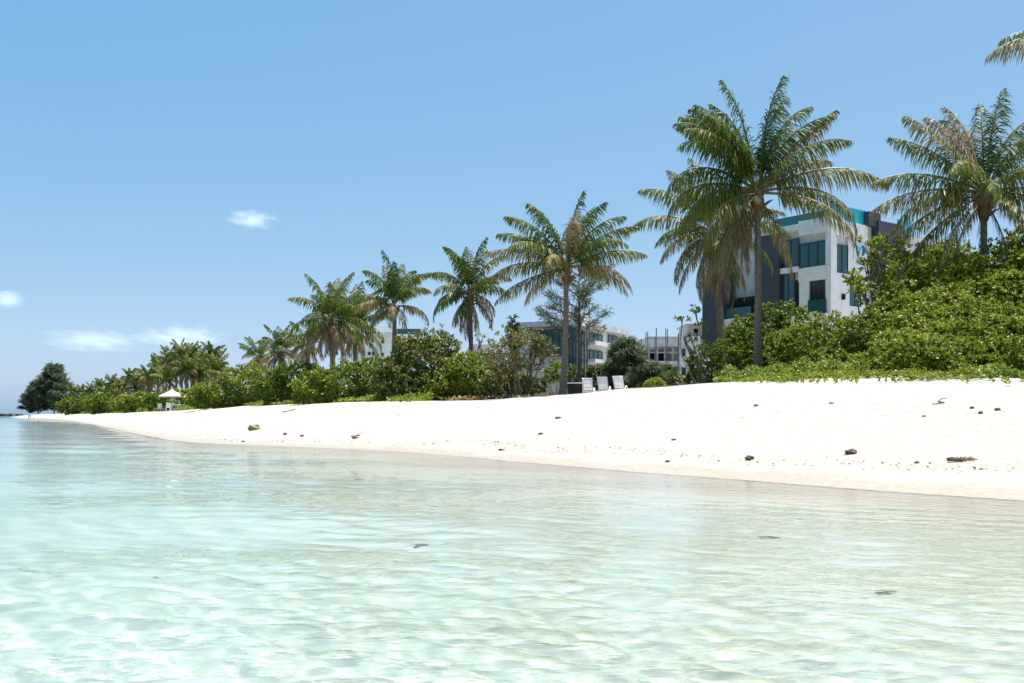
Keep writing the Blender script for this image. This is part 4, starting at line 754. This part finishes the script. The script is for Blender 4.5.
mb = MB(); mb.tube(np.array([[-12*k, 0, 1.6*k], [-8*k, .03, 2.1*k], [-3*k, 0, 1.6*k]]), np.array([1.9, 2.2, 1.6])*k, 8); mb.build('log_end', ROCK, wdl)
mb = MB()
for i in range(150):
    p = np.array([rng.uniform(-5, 13)*k, rng.normal(0, 3)*k, abs(rng.normal(1.2, 1.1))*k]); q = p+rng.normal(0, 3*k, 3)*[1, 1, .4]; q[2] = max(.2*k, q[2]); mb.tube(np.array([p, (p+q)/2+rng.normal(0, .6*k, 3), q]), np.array([.45, .4, .2])*k, 4)
mb.build('seaweed', WEED, wdl)
def stick(label, x0, y0, x1, y1, r_, seed):
    rng = np.random.RandomState(seed); d0, d1 = d_at(x0, y0), d_at(x1, y1); a, b = G(x0, d0), G(x1, d1); t = np.linspace(0, 1, 7)[:, None]; C = a+(b-a)*t; C[:, 2] = ground_z(C[:, 0], C[:, 1])+r_*.6; C[1:-1] += rng.normal(0, .05, (5, 3))*[1, 1, .3]
    o = empty('stick', tuple(C[0]), label, 'stick'); mb = MB(); mb.tube(C-C[0], np.linspace(r_, r_*.5, 7), 6); mb.build('stem', TWIG, o)
    mb = MB(); e = C[4]-C[0]; mb.tube(np.array([e, e+[.12, .1, .07], e+[.3, .12, .1]]), np.array([.5, .4, .2])*r_, 5); mb.build('twig', TWIG, o)
stick('fallen stick on the white sand above the yellowish husk', 283, 412.5, 295, 410, .05, 1); stick('thin fallen stick on the sand below the right creeper', 933, 405, 944, 403.5, .035, 2); stick('bit of stick in the drift line of the left half', 351, 437, 360, 436, .03, 3)
# crumbs of weed and shell along the high water line
rng = np.random.RandomState(9); mb = MB(); sh2 = SH[(SH[:, 1] > -10) & (SH[:, 1] < 300)]
def crumb(x, y, s):
    z = float(ground_z(np.array([x]), np.array([y]))[0]); c = rng.normal(0, 1, (5, 3))*[s, s, s*.35]+[x, y, z+s*.25]; mb.add(c, [(0, 1, 2), (0, 2, 3), (0, 3, 1), (4, 2, 1), (4, 3, 2), (4, 1, 3)], 0, 1)
for i in range(1600):
    j = rng.randint(len(sh2)-1); t = rng.rand(); a, b = sh2[j], sh2[j+1]; c = a+(b-a)*t; nn = np.array([(b-a)[1], -(b-a)[0]]); nn /= np.linalg.norm(nn); w_ = c[2]
    off = w_*(.105+.012*math.sin(c[1]*.9)+.02*math.sin(c[1]*.13))+rng.normal(0, .2) if rng.rand() < .90 else w_*rng.uniform(.1, 1)
    crumb(*(c[:2]+nn*off), abs(rng.normal(.012, .009))+.004*(rng.rand() < .1)+.00012*c[1])
tag(mb.build('drift_line', WEED), 'crumbs of dry seaweed and shell along the high water line', 'debris', kind='stuff')
MOSS = rough_paint('weedy_rock', (.13, .15, .10), .95, .4, .1, 9)
# dark weedy rocks on the bottom
for i, (l_, px, py, w_) in enumerate([('dark rock under water near the left side, closest to the beach', 212, 486, 16), ('small dark rock under water at the left, near the sea horizon', 16, 505, 12), ('submerged rock left of the middle in deep ripples', 360, 503, 10), ('submerged weedy rock in the centre of the water', 423, 583, 12), ('submerged rock near the bottom left of the water', 158, 629, 12),
        ('submerged dark rock at the right edge of the water', 1003, 571, 20), ('submerged rock right of centre in the water', 768, 575, 22), ('submerged rock at the lower right of the water', 888, 648, 18)]):
    d = (HZ and CAMH+.45)*F_PX/(py-HZ); o = lump('submerged_rock', l_, 'rock', px, d, (sz(w_, d)*1.0, sz(w_, d)*.9, sz(w_, d)*.3), MOSS, 40+i, .45, 'weedy rocks under the water'); o.cycles.is_caustics_receiver = True
bwk = empty('breakwater', (*P(4, 640), 0), 'dark line of breakwater rocks on the horizon at far left', 'breakwater'); mb = MB(); rng = np.random.RandomState(4)
for i in range(60):
    px = -40+i*1.05; x, y = P(px, 640+rng.normal(0, 3)); h = rng.uniform(.8, 1.5)*(1 if px < 16 else .6); mb.box((x-bwk.location[0], y-640, .3), (rng.uniform(1, 2.4), 3, h*1.4), np.linalg.qr(np.eye(3)+rng.normal(0, .25, (3, 3)))[0])
mb.build('boulders', ROCK, bwk)

# ---------------------------------------------------------------- clouds: real volumes a few kilometres off
def cloud(label, px, py, wpx, hpx, dens, seed, d=5200.):
    q = d/F_PX; rng = np.random.RandomState(seed); bm = bmesh.new(); bmesh.ops.create_icosphere(bm, subdivisions=4, radius=1)
    me = bpy.data.meshes.new('cloud'); bm.to_mesh(me); bm.free()
    m = bpy.data.materials.new('cloud_vapour'); m.use_nodes = True; t = m.node_tree
    for n in list(t.nodes): t.nodes.remove(n)
    out = t.nodes.new('ShaderNodeOutputMaterial'); pv = t.nodes.new('ShaderNodeVolumePrincipled'); pv.inputs['Color'].default_value = (1, .94, .95, 1); pv.inputs['Anisotropy'].default_value = .2
    tc = t.nodes.new('ShaderNodeTexCoord'); ln = nd(m, 'ShaderNodeVectorMath', operation='LENGTH'); lk(m, tc.outputs['Object'], ln.inputs[0])
    mp = nd(m, 'ShaderNodeMapping'); mp.inputs['Location'].default_value = (seed*3.1, seed*1.7, 0); mp.inputs['Scale'].default_value = (1.5*wpx/60, .8, 1.3*hpx/22); lk(m, tc.outputs['Object'], mp.inputs['Vector'])
    n = noise(m, 1.5, mp.outputs[0], 5, .6)
    sep = nd(m, 'ShaderNodeSeparateXYZ'); lk(m, tc.outputs['Object'], sep.inputs[0])
    f = nd(m, 'ShaderNodeMapRange'); lk(m, ln.outputs['Value'], f.inputs[0]); f.inputs[1].default_value = .15; f.inputs[2].default_value = .95; f.inputs[3].default_value = .34; f.inputs[4].default_value = -.42
    s1 = nd(m, 'ShaderNodeMath', operation='ADD'); lk(m, n, s1.inputs[0]); lk(m, f.outputs[0], s1.inputs[1])
    r_ = nd(m, 'ShaderNodeMapRange', interpolation_type='SMOOTHSTEP'); lk(m, s1.outputs[0], r_.inputs[0]); r_.inputs[1].default_value = .42; r_.inputs[2].default_value = 1.0; r_.inputs[3].default_value = 0; r_.inputs[4].default_value = dens
    lk(m, r_.outputs[0], pv.inputs['Density']); lk(m, pv.outputs[0], out.inputs['Volume']); m.cycles.volume_sampling = 'MULTIPLE_IMPORTANCE' if hasattr(m.cycles, 'volume_sampling') else None
    me.materials.append(m); o = bpy.data.objects.new('cloud', me); SC.collection.objects.link(o); x, y = P(px, d); o.location = (x, y, Zof(py, d)); o.scale = (wpx/2*q, wpx/2.6*q, hpx/2*q)
    return tag(o, label, 'cloud', 'small fair weather clouds')
cloud('small white cloud alone high in the left half of the sky', 251, 219, 92, 36, .006, 1)
cloud('small white cloud cut by the left edge of the sky', 6, 299, 72, 36, .007, 2)
cloud('faint wide cloud low over the dark casuarina', 94, 341, 210, 44, .0022, 3)
cloud('long low cloud above the palm grove', 180, 337, 170, 46, .003, 4)
